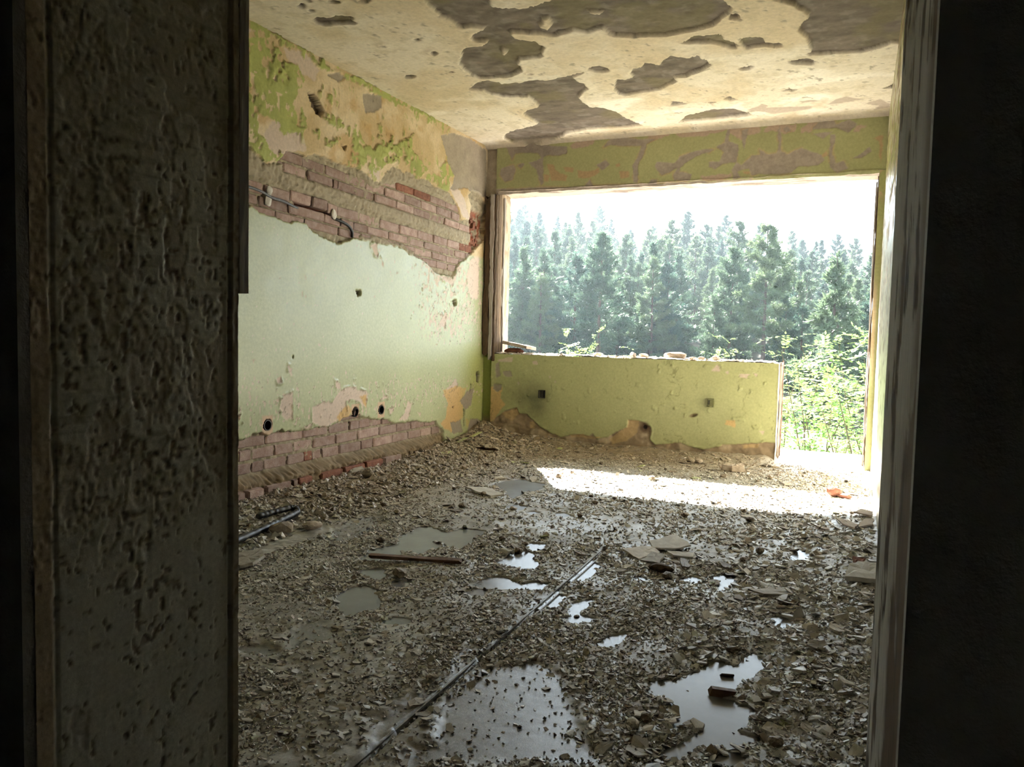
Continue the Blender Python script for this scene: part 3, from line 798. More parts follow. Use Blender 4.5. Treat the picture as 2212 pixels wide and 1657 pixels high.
wall_back = surf('wall_back', steps((XW0 - .02, XR + .02, .0068)), steps((ZW, H + .02, .0066)), beam_fn,
                 lambda U, V, h: (U, YB - h, V + .014 * (fbm(U, V, 10, 4, 70) - .5) * ss(ZW + .05, ZW, V)), M_WALL,
                 extra=[(XL - .3, .9, YB + .03, YO, ZW + .03, 2.8)])
tag(wall_back, 'beam of the window wall, olive green paint with grey plaster patches', kind='structure')


def soffit_fn(X, Y):
    n = fbm(X * .6, Y * 3, 9, 4, 81)
    c = mixc(np.ones(X.shape + (3,)) * (.60, .51, .44), (.30, .25, .22), ss(.55, .65, fbm(X * .4, Y * 5, 9, 4, 82)))
    return .02 * n - .02 + .012 * ss(YO - .06, YO, Y), c, .9


surf('soffit', steps((YB - .005, YO + .005, .012)), steps((XW0 - .02, XR + .02, .014)), lambda U, V: soffit_fn(V, U),
     lambda U, V, h: (V, U, ZW + .012 - h), M_WALL, wall_back)


def par_fn(X, Z):
    n1, n2 = fbm(X, Z, 9, 4, 91) - .5, fbm(X, Z, 9, 4, 92) - .5
    x, z = X + .025 * n1 + .015 * (fbm(X, Z, 55, 2, 93) - .5), Z + .025 * n2
    c = np.ones(X.shape + (3,)) * (.40, .41, .20) * (.88 + .24 * fbm(X, Z, 3, 4, 94))[..., None]
    bd = sdm(x, z, PAR_BASE)
    b = ss(-.002, .004, bd)
    p = ss(-.003, .003, sdm(x, z, PAR_PINK))
    o = ss(-.004, .006, sdm(x, z, PAR_OCHRE))
    g = ss(-.003, .003, sdm(x, z, PAR_GREY))
    c = mixc(c, (.55, .46, .37), p)
    # soot around the two boxes
    for cx, cz, rx, rz in ((-2.50, .43, .09, .08), (-2.52, .30, .10, .10), (-2.62, .42, .20, .14), (-1.07, .46, .05, .05)):
        q = ((X - cx) / rx) ** 2 + ((Z - cz) / rz) ** 2
        c = mixc(c, (.10, .10, .05), np.exp(-q) * .55 * (.6 + .8 * fbm(X, Z, 15, 3, 95)))
    cb = np.array((.30, .225, .15)) * (.65 + .7 * fbm(X, Z, 12, 5, 96))[..., None]
    cb = mixc(cb, (.50, .40, .28), ss(.5, .68, fbm(X, Z, 9, 4, 97)))
    c = mixc(c, cb, b)
    c = mixc(c, (.58, .41, .19), o * (1 - b * .45))
    c = mixc(c, GREY, g)
    cr = np.abs(fbm(X, Z, 3.2, 4, 98) - .5)
    crk = (1 - ss(0, .007, cr)) * (1 - b) * ss(.45, .6, fbm(X, Z, 2, 2, 99))
    c = mixc(c, (.2, .2, .08), crk * .7)
    h = .004 * n1 + .004 * np.exp(-((bd + .006) / .008) ** 2) * ss(.4, .6, fbm(X, Z, 14, 2, 100))
    fk = ss(.775, .795, fbm(X, Z * .8, 22, 3, 103)) * (1 - b)
    h = h + .004 * fk
    c = mixc(c, (.24, .25, .10), (ss(.755, .78, fbm(X, Z * .8, 22, 3, 103)) - fk) * (1 - b) * .6)
    h = h - .002 * crk - .002 * p - g * .004 + b * (-.014 + .018 * (fbm(X, Z, 18, 5, 101) - .4))
    for cx, cz in PAR_BOX[:2]:
        q = np.maximum(np.abs(X - cx), np.abs(Z - cz) * .85)
        h = np.where(q < .026, -.026, h)
        c = mixc(c, (.12, .11, .06), (q < .028) * 1.)
    cx, cz = PAR_BOX[2]
    q = np.hypot(X - cx, (Z - cz))
    h = h - .022 * ss(.028, .012, q)
    c = mixc(c, (.12, .075, .045), ss(.06, .02, q))
    c = mixc(c, (.03, .02, .015), ss(.02, .014, q))
    cx, cz = PAR_BOX[3]
    q = np.hypot((X - cx) * .45, (Z - cz) - .25 * (X - cx))
    h = h - .012 * ss(.015, .006, q)
    c = mixc(c, (.16, .12, .06), ss(.02, .01, q))
    return h, c, .45 + .45 * np.maximum(b, np.maximum(p, o)) + .1 * fbm(X, Z, 10, 2, 102)


parapet = surf('parapet', steps((XW0 - .03, XP, .0072)), steps((-.02, ZP, .0072)), par_fn,
               lambda U, V, h: (U, YB - h, V), M_WALL, wall_back,
               extra=[(XL, XP - .03, YB + .03, YO, -.2, ZP - .02)])


def partop_fn(X, Y):
    n = fbm(X, Y, 14, 5, 111)
    c = mixc(np.ones(X.shape + (3,)) * (.74, .68, .60), (.46, .37, .29), ss(.5, .68, fbm(X, Y, 10, 4, 112)))
    return -.012 + .034 * n * ss(XP + .02, XP - .05, X), c, .95


surf('parapet_top', steps((XW0 - .03, XP + .004, .011)), steps((YB - .002, YO + .004, .011)), partop_fn,
     lambda U, V, h: (U, V, ZP + h), M_WALL, parapet)


def parend_fn(Y, Z):
    s = np.sin((Y - YB) / .28 * 17)
    n = fbm(Y * 4, Z * .6, 12, 4, 121)
    c = mixc(np.ones(Y.shape + (3,)) * (.55, .44, .33), (.30, .21, .13), ss(.5, .62, n))
    c = mixc(c, (.76, .71, .66), ss(.56, .66, fbm(Y * 5, Z * .5, 9, 3, 122)))
    ho = ss(.64, .68, fbm(Y * 2, Z, 28, 3, 123)) * ss(.035, .02, np.abs(Y - 6.36))
    c = mixc(c, (.08, .06, .04), ho)
    return .010 * n + .006 * s - .03 * ho, c, .9


surf('parapet_end', steps((YB - .003, YO, .007)), steps((-.02, ZP + .004, .009)), parend_fn,
     lambda U, V, h: (XP - .006 + h, U, V), M_WALL, parapet)


def pil_fn(X, Z):
    n = fbm(X, Z, 10, 4, 131)
    c = np.array((.35, .295, .225)) * (.7 + .6 * fbm(X, Z, 22, 4, 132))[..., None]
    lo = ss(.80, .74, Z + .08 * (n - .5))
    c = mixc(c, (.26, .30, .075), lo)
    c = mixc(c, (.30, .22, .14), ss(.26, .16, Z + .06 * (n - .5)))
    c = mixc(c, (.56, .43, .28), ss(.012, .006, np.abs(X + 2.955)) * (Z < .62))
    return -.012 + .02 * (n - .5) * (1 - lo), c, .85


surf('pilaster', steps((XL - .02, XW0 + .004, .007)), steps((-.02, H + .02, .011)), pil_fn,
     lambda U, V, h: (U, YB + .012 - h, V), M_WALL, wall_back, extra=[(XL - .3, XW0 - .012, YB + .04, YO, -.2, 2.8)])


def rev_fn(Y, Z):
    n = fbm(Y * 2, Z, 12, 4, 141)
    c = mixc(np.ones(Y.shape + (3,)) * (.62, .50, .36), (.42, .32, .22), ss(.45, .65, n))
    c = mixc(c, (.16, .11, .07), ss(6.36, 6.33, Y + .02 * (n - .5)))
    return .012 * n, c, .9


surf('reveal', steps((YB, YO, .009)), steps((ZP - .02, ZW + .02, .014)), rev_fn,
     lambda U, V, h: (XW0 - .008 + h, U, V), M_WALL, wall_back)


def pier_fn(X, Z):
    n = fbm(X * 2, Z, 9, 4, 151)
    c = np.ones(X.shape + (3,)) * (.40, .41, .19)
    c = mixc(c, (.55, .40, .28), ss(1.95, 2.1, Z + .5 * (n - .5)) * ss(.42, .55, n))
    c = mixc(c, (.55, .43, .28), ss(1.45, 1.3, Z) * ss(.6, .75, Z) * ss(.03, .0, X - XD - .008))
    return .006 * (n - .5), c, .5


surf('pier', steps((XD, XR + .03, .006)), steps((-.02, ZW + .02, .012)), pier_fn,
     lambda U, V, h: (U, YB - .004 - h, V), M_WALL, wall_back, extra=[(XD + .012, .9, YB + .01, YO, -.2, ZW + .05)])


def pierrev_fn(Z, Y):
    n = fbm(Y * 4, Z * .8, 14, 4, 161)
    c = mixc(np.ones(Y.shape + (3,)) * (.70, .66, .60), (.20, .13, .08), ss(.46, .54, n))
    return .01 * n, c, .85


surf('pier_reveal', steps((-.02, ZW + .02, .012)), steps((YB - .004, YO, .009)), pierrev_fn,
     lambda U, V, h: (XD + .006 - h, V, U), M_WALL, wall_back)


# ---- right wall: glossy pale oil paint, flaking higher up
def right_fn(Z, Y):
    n = fbm(Y * .5, Z * 1.6, 11, 4, 171)
    f = ss(.56, .60, n) * ss(1.0, 2.1, Z + .3)
    c = mixc(np.ones(Y.shape + (3,)) * (.62, .60, .46), (.50, .40, .25), f)
    c = mixc(c, (.38, .40, .13), ss(.50, .55, fbm(Y * .5, Z * 1.5, 14, 3, 172)) * ss(1.5, 1.9, Z))
    c = mixc(c, (.22, .15, .09), ss(.60, .64, fbm(Y * .5, Z, 26, 3, 173)))
    return .004 * n - .002 * f, c, .30 + .4 * f


wall_right = surf('wall_right', steps((-.02, 2.62, .018)), steps((.83, 6.27, .018)), right_fn,
                  lambda U, V, h: (XR - h, V, U), M_WALL, extra=[(XR + .03, .9, .5, 6.53, -.1, 2.8)])
tag(wall_right, 'narrow sunny strip of glossy pale side wall beside the doorway', kind='structure')


# ---- door wall with its thick flaking jamb
def jamb_fn(Y, Z):
    n1, n2 = fbm(Y, Z, 14, 4, 181) - .5, fbm(Y, Z, 14, 4, 182) - .5
    y, z = Y + .02 * n1, Z + .03 * n2
    low = ss(.84, .60, Z + .2 * (fbm(Y, Z, 4, 2, 183) - .5))
    hi = 1 - low
    cl_ = fbm(Y, Z * .7, 7, 3, 178)
    _, _, ra = cells(Y + .016 * n1, Z * .62 + .016 * n2, 46, 184)
    _, _, rb = cells(Y + .01 * n2, Z * .7 + .01 * n1, 105, 195)
    a = fbm(y, z * .62, 20, 5, 184, .45)                 # top coat gone in scales
    b = fbm(y, z * .7, 50, 3, 195, .45)                  # second coat chipped
    ta, tb = .55 + .15 * low + .05 * (fbm(Y, Z, 5, 2, 199) - .5), .61 + .12 * low
    ga = np.maximum((ra < (.07 + .75 * ss(.46, .66, cl_)) * hi) * 1., ss(ta + .05, ta + .058, a))
    gb = (rb < (.05 + .35 * ss(.45, .62, fbm(Y, Z, 9, 3, 177))) * hi + .02) * 1.
    lift = np.exp(-((a - ta + .022) / .016) ** 2) * ss(.42, .6, fbm(Y, Z, 34, 3, 196))
    liftb = np.exp(-((b - tb + .02) / .016) ** 2) * ss(.5, .66, fbm(Y, Z, 30, 3, 197))
    pit = ss(.74, .77, fbm(Y, Z, 110, 2, 187) + .10 * ss(.5, .7, fbm(Y, Z, 9, 2, 188)))
    rg = ss(.52, .60, fbm(Y, Z * .5, 8, 3, 190)) * hi    # blistered areas
    blis = fbm(Y, Z, 150, 2, 189)
    run = fbm(Y, Z * .05, 60, 2, 191) * low
    cr = np.abs(fbm(y, z * .6, 9, 4, 192) - .5)
    crk = ss(.006, .0, cr) * hi * ss(.4, .6, fbm(Y, Z, 6, 2, 198))
    h = -.0008 * ga - .0005 * gb + .0003 * lift * hi - .0011 * pit + .0009 * rg * (blis - .3) + .0008 * run + .002 * (fbm(Y, Z, 6, 2, 180) - .5) - .0008 * crk
    c = mixc(np.ones(Y.shape + (3,)) * (.52, .505, .42), (.40, .35, .265), np.maximum(ga, gb) * .75)
    c = mixc(c, (.56, .55, .49), low * .6)
    c = mixc(c, (.22, .17, .12), np.maximum(pit, crk) * .7)
    c = mixc(c, (.42, .38, .28), ss(.5, .65, fbm(Y, Z * .6, 5, 4, 194)) * hi * .5)
    c = mixc(c, (.34, .31, .23), ss(.60, .68, fbm(Y * .25, Z * 3, 40, 3, 179)) * hi * .6)
    e0 = ss(.575, .567, Y + .006 * n2)
    c = mixc(c, (.46, .36, .25), e0)
    h = h - .002 * ss(.003, .001, np.abs(Y - .5745 + .004 * n2))
    e1 = ss(.834, .838, Y)
    c = mixc(c, (.25, .19, .125), e1 * .8)
    h = h - .003 * ss(.0025, .001, np.abs(Y - .835)) + .003 * e1
    return h, c, .48 + .25 * rg


wall_front = surf('wall_front', steps((YD0, YD1, .0023)), steps((-.02, .2, .05), (.2, 1.7, .0026), (1.7, 2.08, .05)), jamb_fn,
                  lambda U, V, h: (XJ + h, U, V), M_JAMB,
                  extra=[(XL - .3, XJ - .006, YD0, YD1, -.1, 2.8), (XJ - .01, .06, YD0, YD1, 2.05, 2.8), (.06, .95, YD0 + .01, YD1, -.1, 2.8)],
                  ecol=(.30, .27, .22, .8))
tag(wall_front, 'thick doorway jamb of greenish grey paint flaking in scales', kind='structure')


def strip_fn(Z, T):
    n = fbm(T * 5 + 1.5 * fbm(T, Z, 4, 2, 204), Z * 6, 1, 5, 201)
    c = mixc(np.ones(Z.shape + (3,)) * (.88, .87, .85), (.24, .175, .12), ss(.60, .66, n + .30 * (T - .5)))
    c = mixc(c, (.14, .10, .07), ss(.60, .66, fbm(T * 12, Z * 12, 1, 4, 202)))
    c = mixc(c, (.30, .22, .15), ss(.80, .97, T) * .8)
    return .0012 * (n - .5) - .0012 * ss(.5, .58, n + .30 * (T - .55)), c, .85


post_r = empty('trim_1')
tag(post_r, 'worn door post with white paint rubbed off to brown timber', kind='structure')
surf('post_face', steps((-.02, 2.06, .006)), np.linspace(0, 1, 40), lambda U, V: strip_fn(U, 1 - V),
     lambda U, V, h: (.0346 + (.0267 - .0346) * V - h + .0012 * fbm(U, V, 9, 3, 203), YD0 + (YD1 - YD0) * V, U),
     M_FRAME, post_r, extra=[(.040, .075, YD0 + .002, YD1 + .004, -.02, 2.06)], ecol=(.30, .24, .18, .7))
boxes('post_edge', [(.0275, .075, YD1 - .001, YD1 + .012, -.02, 2.06)], M_FRAME, post_r, (.5, .46, .4, .7))
cas = empty('trim_2')
tag(cas, 'dark casing boards on the corridor side of the doorway', kind='structure')
boxes('casing_board', [(.0352, .066, YD0 - .016, YD0 + .003, 0, 2.1)], M_DARKWALL, cas)
boxes('casing_board', [(.0665, .105, YD0 - .010, YD0 + .003, 0, 2.1)], M_DARKWALL, cas)
boxes('casing_board', [(.1055, .30, YD0 - .004, YD0 + .003, 0, 2.1)], M_DARKWALL, cas)
bl_ = boxes('trim_3', [(XJ - .12, XJ - .0005, YD0 - .014, YD0 - .001, 0, 2.1)], M_DARKTRIM)
tag(bl_, 'dark casing strip on the near edge of the flaking jamb', kind='structure')


def stop_fn(Y, Z):
    n = fbm(Y * 30, Z * 4, 4, 4, 211)
    c = mixc(np.ones(Y.shape + (3,)) * (.13, .10, .07), (.26, .22, .16), ss(.5, .65, n))
    return .0015 * n, c, .7


st_ = empty('trim_4')
tag(st_, 'broken dark door stop strip on the far edge of the jamb', kind='structure')
surf('strip', steps((YD1 + .001, YD1 + .022, .003)), steps((1.0, 2.05, .012)), stop_fn,
     lambda U, V, h: (XJ + .003 + h + (YD1 - U) * .15, U, V), M_FRAME, st_, extra=[(XJ - .03, XJ, YD1 + .001, YD1 + .02, 1.0, 2.05)], ecol=(.16, .12, .08, .7))

# ---- dark corridor around the camera
for nm, b in (('wall_rear', (-2.6, 1.6, -2.3, -2.1, -.1, 2.8)), ('wall_rear_left', (-2.7, -2.5, -2.2, .56, -.1, 2.8)),
              ('wall_rear_right', (.95, 1.15, -2.2, .86, -.1, 2.8)), ('ceiling_corridor', (-2.6, 1.1, -2.2, .86, 2.6, 2.8)),
              ('floor_corridor', (-2.6, 1.1, -2.2, .62, -.2, -.002))):
    tag(boxes(nm, [b], M_DARKWALL), kind='structure')


# ================================================================ floor
GX = lambda y: GROOVE[0][0] + (GROOVE[1][0] - GROOVE[0][0]) * (y - GROOVE[0][1]) / (GROOVE[1][1] - GROOVE[0][1])
WATER_Z = .0035


def floor_masks(X, Y):
    n1, n2 = fbm(X, Y, 10, 4, 221) - .5, fbm(X, Y, 10, 4, 222) - .5
    k = .02 * (fbm(X, Y, 45, 3, 223) - .5)
    dp = sdm(X + .04 * n1 + k, Y + .05 * n2 + k, PUDDLE) + .012
    db = sdm(X + .06 * n1 + k, Y + .06 * n2 - k, BARE)
    return n1, n2, dp, db


def pile(X, Y):
    dl, dbk = X - XL, YB - Y
    return ((.014 + .03 * ss(4.6, 5.4, Y)) * np.exp(-(dl / .35) ** 2) + .055 * np.exp(-(dl ** 2 + dbk ** 2) / .6 ** 2) * ss(YB + .1, YB - .02, Y)
            + .045 * np.exp(-(dbk / .22) ** 2) * ss(XP + .1, XP - .1, X) + .03 * np.exp(-((XR - X) / .28) ** 2) * ss(5.4, 4.4, Y))


def floor_fn(X, Y):
    n1, n2, dp, db = floor_masks(X, Y)
    b, w = ss(-.025, .02, db), ss(-.008, .008, dp)
    pl = pile(X, Y) * (.6 + .8 * fbm(X, Y, 5, 4, 224)) * (1 - w)
    h = .011 + pl + (.012 * fbm(X, Y, 20, 4, 225) + .006 * fbm(X, Y, 80, 3, 226)) * (1 + 6 * pl)
    h = h + (.0075 + .0012 * fbm(X, Y, 60, 3, 227) - h) * b * .93
    shore = ss(-.14, -.01, dp) * (1 - w)
    h = h + (WATER_Z + .002 + .004 * fbm(X, Y, 60, 3, 233) - h) * shore * .85
    h = h + (-.003 - h) * w
    gx = np.abs(X - GX(Y))
    gy = ss(3.31, 3.28, Y)
    h = np.where((gx < .0105) & (Y < 3.3), -.012, h)
    dirt = np.array((.39, .37, .33)) * (.6 + .8 * fbm(X, Y, 35, 4, 228))[..., None]
    dirt = mixc(dirt, (.49, .48, .45), ss(.5, .7, fbm(X, Y, 6, 4, 229)))
    brown = ss(-1.6, -2.6, X) * ss(2.6, 3.6, Y) + ss(5.2, 5.9, Y) * ss(XP + .2, XP - .2, X)
    dirt = mixc(dirt, np.array((.27, .185, .10)) * (.6 + .8 * fbm(X, Y, 30, 4, 230))[..., None], np.clip(brown, 0, 1) * .75)
    c = dirt
    bare = np.array((.225, .222, .22)) * (.8 + .4 * fbm(X, Y, 12, 5, 231))[..., None]
    c = mixc(c, bare, np.maximum(b, w))
    far_pale = ss(4.3, 5.2, Y) * ss(-1.8, -.6, X)  # floor gets paler towards the window wall and the right
    c = mixc(c, (.50, .46, .39), far_pale * .6)
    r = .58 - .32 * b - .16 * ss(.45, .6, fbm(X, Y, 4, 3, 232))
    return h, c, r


FX = steps((-3.10, .15, .0088))
FY = steps((.50, 1.2, .05), (1.2, 3.4, .0078), (3.4, 6.60, .0112))
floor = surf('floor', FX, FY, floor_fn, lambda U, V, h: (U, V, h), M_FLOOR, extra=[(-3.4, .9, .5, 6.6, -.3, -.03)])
tag(floor, 'damp grey floor strewn with crushed plaster', kind='structure')
_co = np.empty(len(floor.data.vertices) * 3, np.float32)
floor.data.vertices.foreach_get('co', _co)
FZ = _co.reshape(-1, 3)[:len(FX) * len(FY), 2].reshape(len(FX), len(FY))


def fh(x, y):
    i = np.clip(np.searchsorted(FX, x) - 1, 0, len(FX) - 2)
    j = np.clip(np.searchsorted(FY, y) - 1, 0, len(FY) - 2)
    return FZ[i, j]


# ---- outside: balcony slab, slab of the floor above, ground
def slab_fn(X, Y):
    return .006 * fbm(X, Y, 12, 4, 241), np.ones(X.shape + (3,)) * (.60, .58, .54) * (.8 + .3 * fbm(X, Y, 6, 4, 242))[..., None], .9


slab = surf('floor_balcony', steps((-3.4, 1.3, .03)), steps((6.50, 7.27, .03)), slab_fn, lambda U, V, h: (U, V, h - .006), M_PLAIN,
            extra=[(-3.4, 1.3, 6.52, 7.27, -.16, -.012)])
tag(slab, 'sun-bleached balcony slab outside the open doorway', kind='structure')
ov = boxes('roof_overhang', [(-8, 3, 6.53, 8.27, 2.66, 2.82)], M_CONC)
tag(ov, 'slab of the balcony above', kind='structure')


# ================================================================ bricks (parts of the left wall)
rng = np.random.RandomState(7)


def rough_box(name, seed, jit=.05, bev=.10):
    """unit brick -0.5..0.5 with chipped, bevelled edges (24 verts)"""
    r = np.random.RandomState(seed)
    V, F = [], []
    s = .5
    for sx in (-1, 1):
        for sy in (-1, 1):
            for sz in (-1, 1):
                b = bev * (.6 + .8 * r.rand(3))
                V += [(sx * s, sy * (s - b[1] * .4), sz * (s - b[2])), (sx * (s - b[0]), sy * s, sz * (s - b[2])), (sx * (s - b[0]), sy * (s - b[1] * .4), sz * s)]
    V = np.array(V) + (r.rand(24, 3) - .5) * jit * .35
    import bmesh
    bm = bmesh.new()
    for v in V: bm.verts.new(v)
    bmesh.ops.convex_hull(bm, input=bm.verts)
    me = bpy.data.meshes.new(name)
    bm.to_mesh(me)
    bm.free()
    return me


BRICKS = [rough_box('brick', s) for s in range(8)]
BRICKS_RED = [rough_box('brick', s) for s in range(20, 24)]
for m in BRICKS: m.materials.append(M_BRICK)
for m in BRICKS_RED: m.materials.append(M_BRICKRED)


def brick(y0, y1, zb, zt, x_face, red=False, depth=.06, lean=0.):
    me = (BRICKS_RED if red else BRICKS)[rng.randint(4 if red else 8)]
    o = bpy.data.objects.new('brick', me)
    col.objects.link(o)
    o.parent = wall_left
    g = .0035
    o.location = (x_face - depth / 2 + .004 * rng.randn(), (y0 + y1) / 2, (zb + zt) / 2)
    o.scale = (depth, (y1 - y0) - 2 * g, (zt - zb) - g)
    o.rotation_euler = (lean + .006 * rng.randn(), .012 * rng.randn(), .012 * rng.randn())
    return o


XF = XL - .013
rows_up = [(1.972, .056, [4.60, 4.823, 5.062, 5.302, 5.549, 5.78]),
           (1.900, .062, [3.57, 3.789, 4.01, 4.228, 4.451, 4.679, 4.932, 5.168, 5.405, 5.647, 5.79]),
           (1.836, .056, [3.40, 3.623, 3.836, 4.088, 4.133, 4.312, 4.549, 4.817, 5.066, 5.307, 5.542, 5.788, 5.98]),
           (1.668, .066, [3.02, 3.25, 3.462, 3.689, 3.882, 4.032, 4.135, 4.371, 4.628, 4.872, 5.125, 5.365, 5.598, 5.807, 6.043]),
           (1.605, .056, [2.95, 3.19, 3.418, 3.665, 4.005, 4.17, 4.306, 4.471, 4.735, 4.988, 5.228, 5.476, 5.717, 5.906, 6.05]),
           (1.545, .054, [3.312, 3.556, 3.815, 4.151, 4.40, 4.64, 4.875, 5.097, 5.347, 5.578, 5.80, 5.95]),
           (1.480, .058, [4.98, 5.199, 5.421, 5.607, 5.78])]
n_b = 0
for zb, hh, js in rows_up:
    for a, b in zip(js[:-1], js[1:]):
        ym = (a + b) / 2
        s = -.022 * (ym - 4.7)
        if zb == 1.668 and a in (3.689, 3.882): s += .012
        pts = np.array([[a + .03, zb + s + hh / 2], [ym, zb + s + hh / 2], [b - .03, zb + s + hh / 2], [ym, zb + s + hh], [ym, zb + s]])
        if sdist(pts[:, 0], pts[:, 1], BRICK_UP).max() < .0: continue
        if sdm(pts[:3, 0], pts[:3, 1], MORTAR_UP).min() > .02: continue
        if b - a < .08 and rng.rand() < .4: continue
        red = (zb == 1.972 and a > 4.7 and a < 5.1) or (5.80 < a and zb > 1.62)
        o = brick(a, b, zb + s, zb + s + hh, XF, red, lean=-.022)
        n_b += 1
rows_lo = [(.362, .060, [4.15, 4.397, 4.60, 4.85, 5.08]),
           (.290, .062, [3.02, 3.25, 3.484, 3.807, 4.061, 4.29, 4.397, 4.531, 4.676, 4.876, 5.12, 5.36]),
           (.216, .064, [3.08, 3.279, 3.373, 3.561, 3.727, 3.91, 4.14, 4.384, 4.646, 4.868, 5.07, 5.277, 5.45]),
           (.143, .062, [3.02, 3.20, 3.371, 3.467, 3.666, 3.827, 3.911, 3.998, 4.175, 4.422, 4.565, 4.819, 5.036, 5.221, 5.387, 5.52])]
for zb, hh, js in rows_lo:
    for a, b in zip(js[:-1], js[1:]):
        ym = (a + b) / 2
        pts = np.array([[a + .03, zb + hh / 2], [ym, zb + hh / 2], [b - .03, zb + hh / 2], [ym, zb + hh * .2]])
        if sdist(pts[:, 0], pts[:, 1], BRICK_LOW).max() < 0: continue
        brick(a, b, zb, zb + hh, XF, a == 3.827)
# footing course that stands proud of the wall
for a, b in ((3.05, 3.22), (3.234, 3.356), (3.386, 3.598), (3.610, 3.650), (3.662, 3.787), (3.866, 4.09), (4.10, 4.334), (4.345, 4.56), (4.57, 4.80)):
    o = brick(a, b, .012, .078, XL + .088, rng.rand() < .6, .10)
# splinters of hollow brick in the broken corner
for k in range(14):
    y = 6.01 + .13 * rng.rand()
    z = 1.66 + .32 * rng.rand()
    o = brick(y, y + .03 + .03 * rng.rand(), z, z + .02 + .07 * rng.rand(), XL - .012 - .02 * rng.rand(), True, .05)
    o.rotation_euler = (rng.randn() * .25, rng.randn() * .2, rng.randn() * .2)


# ================================================================ helpers for loose things
def tube(name, pts, rad, mat, parent=None, sides=8, cap=True, ribs=0):
    """swept tube through points; rad scalar or list"""
    pts = [Vector(p) for p in pts]
    n = len(pts)
    rad = [rad] * n if np.isscalar(rad) else rad
    V, F = [], []
    prev = None
    for i, p in enumerate(pts):
        t = (pts[min(i + 1, n - 1)] - pts[max(i - 1, 0)]).normalized()
        if prev is None:
            a = t.orthogonal().normalized()
        else:
            a = (prev - t * prev.dot(t)).normalized()
        prev = a
        b = t.cross(a)
        for k in range(sides):
            w = 2 * math.pi * k / sides
            V.append(p + (a * math.cos(w) + b * math.sin(w)) * rad[i])
    for i in range(n - 1):
        for k in range(sides):
            k2 = (k + 1) % sides
            F.append((i * sides + k, i * sides + k2, (i + 1) * sides + k2, (i + 1) * sides + k))
    if cap:
        F.append(tuple(range(sides))[::-1])
        F.append(tuple(range((n - 1) * sides, n * sides)))
    me = bpy.data.meshes.new(name)
    me.from_pydata([tuple(v) for v in V], [], F)
    for p in me.polygons: p.use_smooth = len(p.vertices) == 4
    return link(name, me, mat, parent)


def smooth_path(ctrl, n=40):
    """Catmull-Rom through control points"""
    c = [Vector(p) for p in ctrl]
    c = [c[0] * 2 - c[1]] + c + [c[-1] * 2 - c[-2]]
    out = []
    m = len(c) - 3
    for i in range(m):
        for s in range(max(2, n // m)):
            t = s / max(2, n // m)
            p0, p1, p2, p3 = c[i:i + 4]
            out.append(.5 * ((2 * p1) + (p2 - p0) * t + (2 * p0 - 5 * p1 + 4 * p2 - p3) * t * t + (3 * p1 - p0 - 3 * p2 + p3) * t ** 3))
    out.append(c[-2])
    return out


def shard_mesh(name, outline, thick, seed, curl=.0):
    """plate with a broken outline (local xy, z up from 0), ragged and slightly warped"""
    r = np.random.RandomState(seed)
    pts = np.array(outline, float)
    q = []
    n = len(pts)
    for i in range(n):
        a, b = pts[i], pts[(i + 1) % n]
        L = np.hypot(*(b - a))
        m = 3
        for s in range(m):
            p = a + (b - a) * (s / m)
            if s: p = p + r.randn(2) * L * .035
            q.append(p)
    q = np.array(q)
    ctr = q.mean(0)
    R = np.hypot(*(q - ctr).T).max()
    def z(p): return curl * (np.hypot(*(p - ctr)) / R) ** 2
    m = len(q)
    V = [(*(ctr + (p - ctr) * 1.0), z(p) + r.rand() * thick * .08) for p in q]
    V += [(*(ctr + (p - ctr) * .97), z(p) + thick * (.9 + .2 * r.rand())) for p in q]
    inn = ctr + (q - ctr) * .5
    V += [(*p, thick * (1 + .12 * r.randn()) + z(p)) for p in inn]
    V += [(*ctr, thick), (*ctr, 0)]
    F = []
    for i in range(m):
        j = (i + 1) % m
        F += [(i, j, m + j, m + i), (m + i, m + j, 2 * m + j, 2 * m + i), (2 * m + i, 2 * m + j, 3 * m), (j, i, 3 * m + 1)]
    me = bpy.data.meshes.new(name)
    me.from_pydata([tuple(map(float, v)) for v in V], [], F)
    return me


def rock_mesh(name, seed, squash=(1, 1, .6), sub=1):
    import bmesh
    r = np.random.RandomState(seed)
    bm = bmesh.new()
    bmesh.ops.create_icosphere(bm, subdivisions=sub + 1, radius=.5)
    ax = [Vector(r.randn(3)).normalized() for _ in range(7)]
    th = [.30 + .17 * r.rand() for _ in ax]
    for v in bm.verts:
        for a, t in zip(ax, th):
            d = v.co.dot(a)
            if d > t: v.co -= a * (d - t) * .9
        v.co *= 1 + .05 * r.randn()
        v.co = Vector((v.co.x * squash[0], v.co.y * squash[1], v.co.z * squash[2]))
    zmin = min(v.co.z for v in bm.verts)
    for v in bm.verts: v.co.z -= zmin
    me = bpy.data.meshes.new(name)
    bm.to_mesh(me)
    bm.free()
    return me


def on_floor(o, x, y, rz=0, tilt=(0, 0), dz=-.002):
    o.location = (x, y, float(fh(x, y)) + dz)
    o.rotation_euler = (tilt[0], tilt[1], rz)
    return o


def shard(name, world_outline, thick, mat, label, cat, seed, tilt=(0, 0), dz=.0, curl=0., group=None):
    w = np.array(world_outline, float)
    c = w.mean(0)
    o = link(name, shard_mesh(name, w - c, thick, seed, curl), mat)
    on_floor(o, c[0], c[1], 0, tilt, dz)
    return tag(o, label, cat, group)


